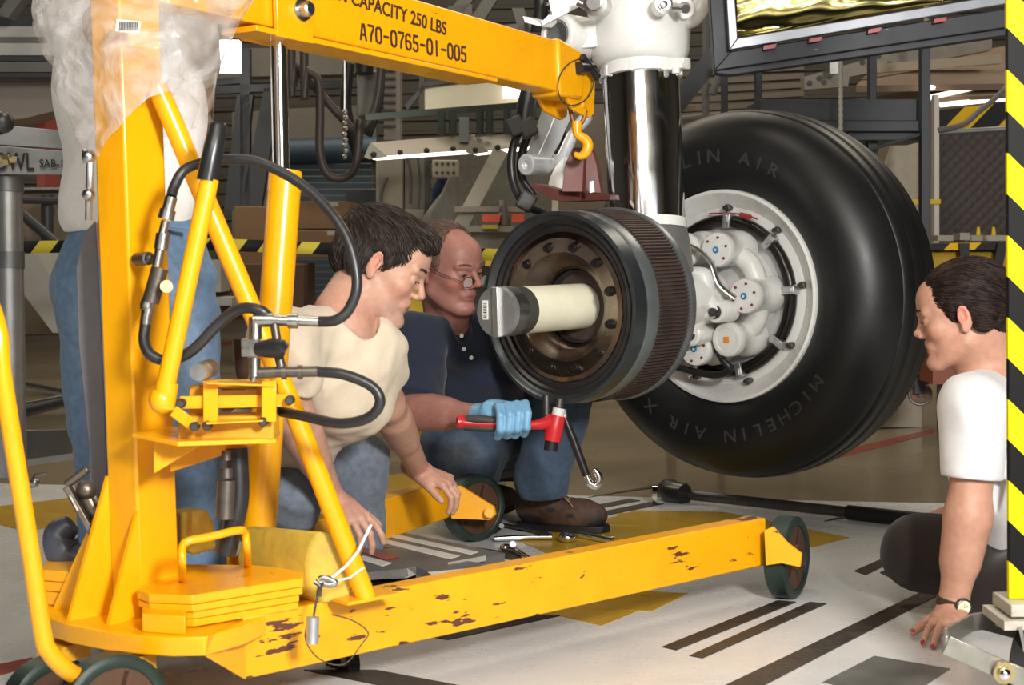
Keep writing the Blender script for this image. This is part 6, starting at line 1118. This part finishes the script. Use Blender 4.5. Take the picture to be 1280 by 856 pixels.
bx(m, 568, 258, 660, 265, 7.5, .3); bx(m, 515, 282, 660, 290, 7.4, .4); bx(m, 520, 290, 660, 312, 7.5, .4); bx(m, 624, 250, 630, 290, 7.5, .05); bx(m, 520, 312, 527, 540, 7.5, .05); bx(m, 650, 312, 657, 540, 7.5, .05); m.build('shelf', M('shelf_cream', (.27, .25, .2), .5), t); m = MB(); bx(m, 555, 312, 660, 420, 8.2, .1); m.build('rear_panel', M('trolley_grey', (.1, .095, .08), .6), t)
og = M('signal_orange', (.75, .09, .02), .5)
simple('orange_box', 'orange box with a dark base on the trolley left of the grey cone', 'box', og, lambda m: bx(m, 603, 268, 625, 277, 7.35, .1)); simple('orange_box', 'orange box on the trolley beside the drum rim', 'box', og, lambda m: bx(m, 640, 267, 655, 278, 7.35, .1)); simple('yellow_tray', 'small yellow tray under the orange box', 'tray', M('tray_yellow', (.5, .36, .02), .5), lambda m: [bx(m, 603, 281, 622, 286, 7.33, .1)]); simple('grey_cone', 'small grey cone between the two orange boxes', 'cone', grey, lambda m: m.cyl(W(631, 282, 7.42), W(631, 250, 7.42), .03, 12, .005))
simple('yellow_sheet', 'yellow sheet hanging between the two mens heads', 'sheet', M('sheet_yellow', (.6, .42, .01), .6), lambda m: poly(m, [(510, 310), (545, 300), (545, 365), (545, 575), (512, 575)], 6.6, .03)); simple('yellow_sheet', 'strip of yellow sheet at the left rim of the drum', 'sheet', MATS['sheet_yellow'], lambda m: poly(m, [(606, 316), (640, 305), (640, 335), (640, 574), (632, 574), (630, 336), (606, 332)], 6.6, .03))
t = thing('roof_truss', 'grey roof truss members above the boom', 'truss', W(600, 60, 11)); 
for p in ([(540, 40), (560, 44), (612, -30), (596, -30)], [(585, 28), (602, 30), (640, -30), (622, -30)], [(480, -20), (700, -20), (700, -8), (480, -8)], [(560, 8), (590, 5), (590, 36), (560, 33)], [(640, 10), (655, 10), (668, 60), (655, 60)], [(612, 34), (700, 22), (700, 62), (650, 52)]): m = MB(); poly(m, p, 11); m.build('truss_member', grey, t)
# far person between ram and brace
t = thing('person', 'distant person in a pale grey shirt behind the cardboard boxes', 'person', W(318, 420, 10.5)); S = Soft(*bounds([W(318, 270, 10.5), W(318, 420, 10.5)], .35), .014); c = W(319, 276, 10.5); S.ell(c, (.085, .1, .115)); S.cap(c, c-Z*.2, .05); S.ell(c-Z*.45, (.2, .13, .27), None, .05); S.cap(c-Z*.3+V((-.18, 0, 0)), c-Z*.55+V((-.25, -.05, 0)), .05, .045); S.cap(c-Z*.3+V((.18, 0, 0)), c-Z*.55+V((.25, -.05, 0)), .05, .045)
for q in (-1, 1): S.cap(c-Z*.65+V((q*.09, 0, 0)), c-Z*1.0+V((q*.1, 0, 0)), .08, .06)
soft_obj(S, 'body', skin_m, t, (.30, .17, .14)); S = Soft(*bounds([W(318, 300, 10.5)], .42), .014); S.ell(c-Z*.43, (.225, .15, .27), None, .05); S.folds(.01, 18, 2); soft_obj(S, 'shirt', cloth_m, t, (.22, .22, .24))
# right side: rack behind the tire
t = thing('platform_rack', 'dark slate steel rack frame rising behind the large tire', 'rack', W(1050, 500, 6.6))
for (x0, y0, x1, y1, d) in ((903, 70, 910, 330, 6.6), (945, 65, 953, 330, 6.6), (1087, 50, 1096, 130, 6.6), (1152, 40, 1163, 480, 6.4), (950, 124, 1156, 151, 6.5), (1000, 151, 1156, 164, 6.45), (1060, 164, 1160, 175, 6.5), (1085, 170, 1097, 380, 6.6), (1128, 462, 1165, 470, 6.4), (898, 330, 906, 565, 6.6)):
    m = MB(); bx(m, x0, y0, x1, y1, d, .05 if x1-x0 < 15 else .35); m.build('frame_bar', slate, t, bevel=.002)
m = MB(); m.beam(W(1150, 168, 6.4), W(1085, 188, 6.5), .02, .012); m.build('frame_bar', slate, t)
wheel(W(1150, 492, 6.4), (.2, 1, 0), .048, .03, t, 'caster_wheel', dsteel); m = MB(); m.beam(W(1150, 470, 6.35), W(1150, 492, 6.35), .04, .01); m.build('caster_fork', slate, t)
m = MB(); m.tube([W(1051, 68+k*4, 6.3) for k in range(26)], [.010 if k % 2 else .007 for k in range(26)], 8); solid('bead_chain', 'pale beaded cord hanging in front of the slate rack', 'cord', M('cord_pale', (.4, .38, .33), .5), m)
simple('slatted_deck', 'tan slatted platform deck behind the tire top', 'deck', tan, lambda m: [poly(m, [(800, 92+k*11), (1005, 80+k*11), (1005, 87+k*11), (800, 99+k*11)], 9.5, .1) for k in range(8)]+[bx(m, 990, 160, 1000, 490, 9.5, .1)], kind='stuff')
t = thing('perforated_beam', 'cream beam with round holes sloping up behind the rack', 'beam', W(1090, 110, 8)); m = MB(); poly(m, [(1005, 96), (1240, 30), (1240, 62), (1062, 96), (1060, 108), (1006, 112)], 8, .1); m.build('beam_web', M('beam_cream', (.27, .24, .19), .5, 0, .3, 8), t)
for (x, y) in ((1012, 104), (1030, 103), (1112, 80), (1078, 78), (1098, 70), (1220, 44), (1205, 48), (1024, 98)): m = MB(); q = W(x, y, 7.995); m.cyl(q, q+V((0, -.006, 0)), .014, 10); m.build('hole', dark, t)
m = MB(); bx(m, 1037, 70, 1048, 92, 7.8, .1); m.build('pipe_stub', steel, t)
simple('platform_underside', 'brown sloping underside of the platform at the upper right', 'platform', brown, lambda m: m.prism([W(1070, 115, 7.5), W(1290, 112, 7.5), W(1290, 58, 9.5), W(1090, 92, 9.5)], (0, .0, .03)))
simple('platform_joist', 'pale joist under the brown platform', 'beam', M('joist_tan', (.28, .22, .15), .55), lambda m: [m.beam(W(1095, 86, 7.3), W(1250, 74, 7.3), .04, .04), m.cyl(W(1158, 84, 7.3), W(1158, -1000, 7.3), .012, 8)]); simple('rear_joist', 'tan sloping joist behind the slate rack above the tire', 'beam', MATS['joist_tan'], lambda m: [m.beam(W(860, 160, 9), W(1150, 118, 9), .05, .05), m.beam(W(1000, 138, 9), W(1000, 503, 9), .05, .05, (0, 1, 0))])
for x0, y0, x1, y1, lb in ((1160, 122, 1216, 111, 'glowing tube lamp under the platform'), (1176, 131, 1300, 119, 'lower longer glowing tube lamp above the striped beam'), (1160, 110, 1172, 109, 'short glowing tube lamp at the rack post')): m = MB(); m.cyl(W(x0, y0, 7.4), W(x1, y1, 7.6), .011, 10); solid('tube_lamp', lb, 'lamp', lamp_glint_m, m, 'tube lamps at the right')
simple('lamp_tray', 'tan lamp tray above the tube lamps', 'tray', brown, lambda m: m.prism([W(1155, 120, 7.7), W(1290, 108, 7.7), W(1290, 122, 7.45), W(1155, 128, 7.45)], (0, 0, .02)))
sm2 = stripe_mat('beam_stripes', (.62, .38, .01), (.02, .02, .02), (0, 0, 0), tuple(V((1, 0, -1)).normalized()), .17, .35)
simple('hazard_beam', 'yellow and black striped beam above the quilted curtain', 'beam', sm2, lambda m: poly(m, [(1172, 138), (1290, 124), (1290, 160), (1172, 164)], 7.2, .1)); simple('pale_cable', 'pale cable curving across the striped beam', 'cable', grey, lambda m: m.tube(PX([(1172, 163), (1205, 155), (1225, 138), (1245, 122), (1262, 105)], 7.0), .012, 8, 5))
t = thing('quilted_curtain', 'dark brown quilted curtain hanging at the right', 'curtain', W(1215, 300, 7.1)); qm = M('quilt_brown', (.045, .034, .03), .7); cn = .07
m = MB(); nx, nz = 60, 130; a, b = W(1174, 546, 7.1), W(1262, 162, 7.1); vs = []
for i in range(nz):
    for j in range(nx):
        u_, v_ = j/(nx-1)*(b.x-a.x), i/(nz-1)*(b.z-a.z); q = abs(math.sin((u_+v_)*math.pi/.05))*abs(math.sin((u_-v_)*math.pi/.05)); vs.append((a.x+u_, 7.1-.012*q**.5, a.z+v_))
m.add(vs, [(i*nx+j, i*nx+j+1, (i+1)*nx+j+1, (i+1)*nx+j) for i in range(nz-1) for j in range(nx-1)]); m.build('quilted_cloth', qm, t, solid=.01); m = MB(); m.cyl(W(1172, 166, 7.05), W(1270, 160, 7.05), .012, 10); m.build('curtain_rail', galv, t)
m = MB(); bx(m, 1168, 118, 1174, 305, 7.0, .05); m.build('curtain_pole', M('pole_pale', (.42, .38, .33), .4, .3), t)
simple('leaning_board', 'stained white panel leaning behind the tire under the slate rack', 'panel', M('panel_cream', (.46, .40, .30), .5, 0, .35, 5), lambda m: [poly(m, [(1075, 300), (1120, 175), (1152, 170), (1152, 534), (1090, 534)], 7.4, .08)])
simple('yellow_band', 'yellow strip across the white panel and pole', 'tape', M('sheet_yellow', (.6, .42, .01), .6), lambda m: bx(m, 1118, 249, 1176, 255, 6.98, .02)); simple('white_pipe', 'horizontal white pipe low behind the tire edge', 'pipe', white_d, lambda m: m.cyl(W(1080, 268, 7.36), W(1160, 268, 7.36), .03, 14))
t = thing('yellow_cover', 'yellow canvas cover with black straps behind the womans head', 'cover', W(1210, 430, 6)); yc = M('canvas_yellow', (.42, .26, .01), .7, 0, .25, 6, .2, 30); m = MB(); poly(m, [(1140, 312), (1290, 312), (1290, 420), (1260, 445), (1180, 432), (1140, 400)], 6.2, .4); m.build('cover_cloth', yc, t, bevel=.03); m = MB(); poly(m, [(1140, 305), (1290, 302), (1290, 312), (1140, 313)], 6.15, .45); m.build('striped_edge', sm2, t)
for p in ([(1152, 305), (1164, 305), (1158, 345), (1148, 345)], [(1200, 304), (1212, 304), (1211, 335), (1201, 335)], [(1248, 303), (1260, 303), (1250, 350), (1240, 342)]): m = MB(); poly(m, p, 6.12, .02); m.build('strap', black_rub, t)
m = MB(); bx(m, 1172, 294, 1262, 301, 6.6, .2); bx(m, 1200, 291, 1212, 300, 6.5, .1); m.build('ledge', M('shelf_cream', (.27, .25, .2)), t); 
for x in (1223, 1242): simple('yellow_bottle', 'small yellow topped bottle on the ledge %s' % ('nearer the slate rack' if x < 1230 else 'nearer the striped post'), 'bottle', MATS['sheet_yellow'], lambda m: [m.cyl(W(x, 294, 6.4), W(x, 284, 6.4), .010, 10, .006)])
simple('orange_bin', 'dark orange bin on the floor behind the womans chin', 'bin', M('bin_orange', (.22, .05, .02), .5), lambda m: bx(m, 1166, 436, 1200, 480, 6.1, .2)); simple('dark_strut', 'dark sloping strut right of the white cylinder', 'beam', dark, lambda m: [m.beam(W(905, 55, 7), W(838, 140, 7), .08, .09, (0, -1, 0)), m.beam(W(838, 140, 7), W(838, 800, 7), .04, .04, (0, -1, 0))])
simple('rear_partition', 'brown partition wall behind the rack and tire', 'partition', M('partition_brown', (.13, .105, .075), .6, 0, .3, 2), lambda m: bx(m, 700, 130, 1290, 430, 12, .2)); simple('pipe_run', 'thin pipes on the wall between chrome piston and tire', 'pipe', grey, lambda m: [m.cyl(W(882, -800, 8.5), W(882, 145, 8.5), .02, 8), m.cyl(W(850, 150, 8.5), W(950, 140, 8.5), .02, 8), m.cyl(W(890, 118, 8.3), W(898, 96, 8.3), .02, 8)])
# aircraft door frame at the top right, foil faced
t = thing('door_frame', 'silver and slate door frame around a gold foil panel at the top right', 'frame', W(1070, 80, 4.4))
m = MB(); m.prism([W(893, 88, 4.4), W(1262, 24, 4.4), W(1262, 38+6, 4.4), W(915, 92+2, 4.4), W(896, 92, 4.4)], (0, .05, 0)); m.prism([W(893, 88, 4.4), W(885, -40, 4.4), W(908, -40, 4.4), W(914, 66, 4.4)], (0, .05, 0)); m.prism([W(893, 88, 4.38), W(914, 64, 4.38), W(1262, 10, 4.38), W(1262, 34, 4.38)], (0, .02, 0)); m.build('outer_frame', M('slate_worn', (.012, .015, .022), .55, .1, .4, 10, chips=(.7, 25, (.25, .25, .25))), t, bevel=.003)
m = MB(); m.prism([W(912, 62, 4.36), W(922, 48, 4.36), W(1262, -8, 4.36), W(1262, 4, 4.36)], (0, .03, 0)); m.prism([W(912, 62, 4.36), W(906, -40, 4.36), W(916, -40, 4.36), W(922, 48, 4.36)], (0, .03, 0)); m.build('inner_frame', M('silver_trim', (.22, .235, .26), .35, .5, .2, 12), t, bevel=.002)
for x in (955, 1012, 1086, 1168): m = MB(); s_ = -.157; y_ = 62+(x-912)*s_+2; m.prism(PX([(x, y_), (x+16, y_+16*s_), (x+14, y_+5+16*s_), (x-1, y_+5)], 4.355), (0, .02, 0)); m.build('red_spacer', M('spacer_red', (.25, .02, .03), .4), t)
m = MB(); vs = []; 
for i in range(30):
    for j in range(60):
        x = 916+j*6; y = 46+(x-922)*-.165-i*3.2; p = W(x, y, 4.45); p.y += .02*math.sin(j*.09+i*.28+math.sin(i*.3))+.003*math.sin(j*.5-i*.4); vs.append(p)
m.add(vs, [(i*60+j, i*60+j+1, (i+1)*60+j+1, (i+1)*60+j) for i in range(29) for j in range(59)]); m.build('gold_foil', M('gold_foil', (.62, .55, .22), .18, 1), t, solid=.004)

rp.location.z += .018
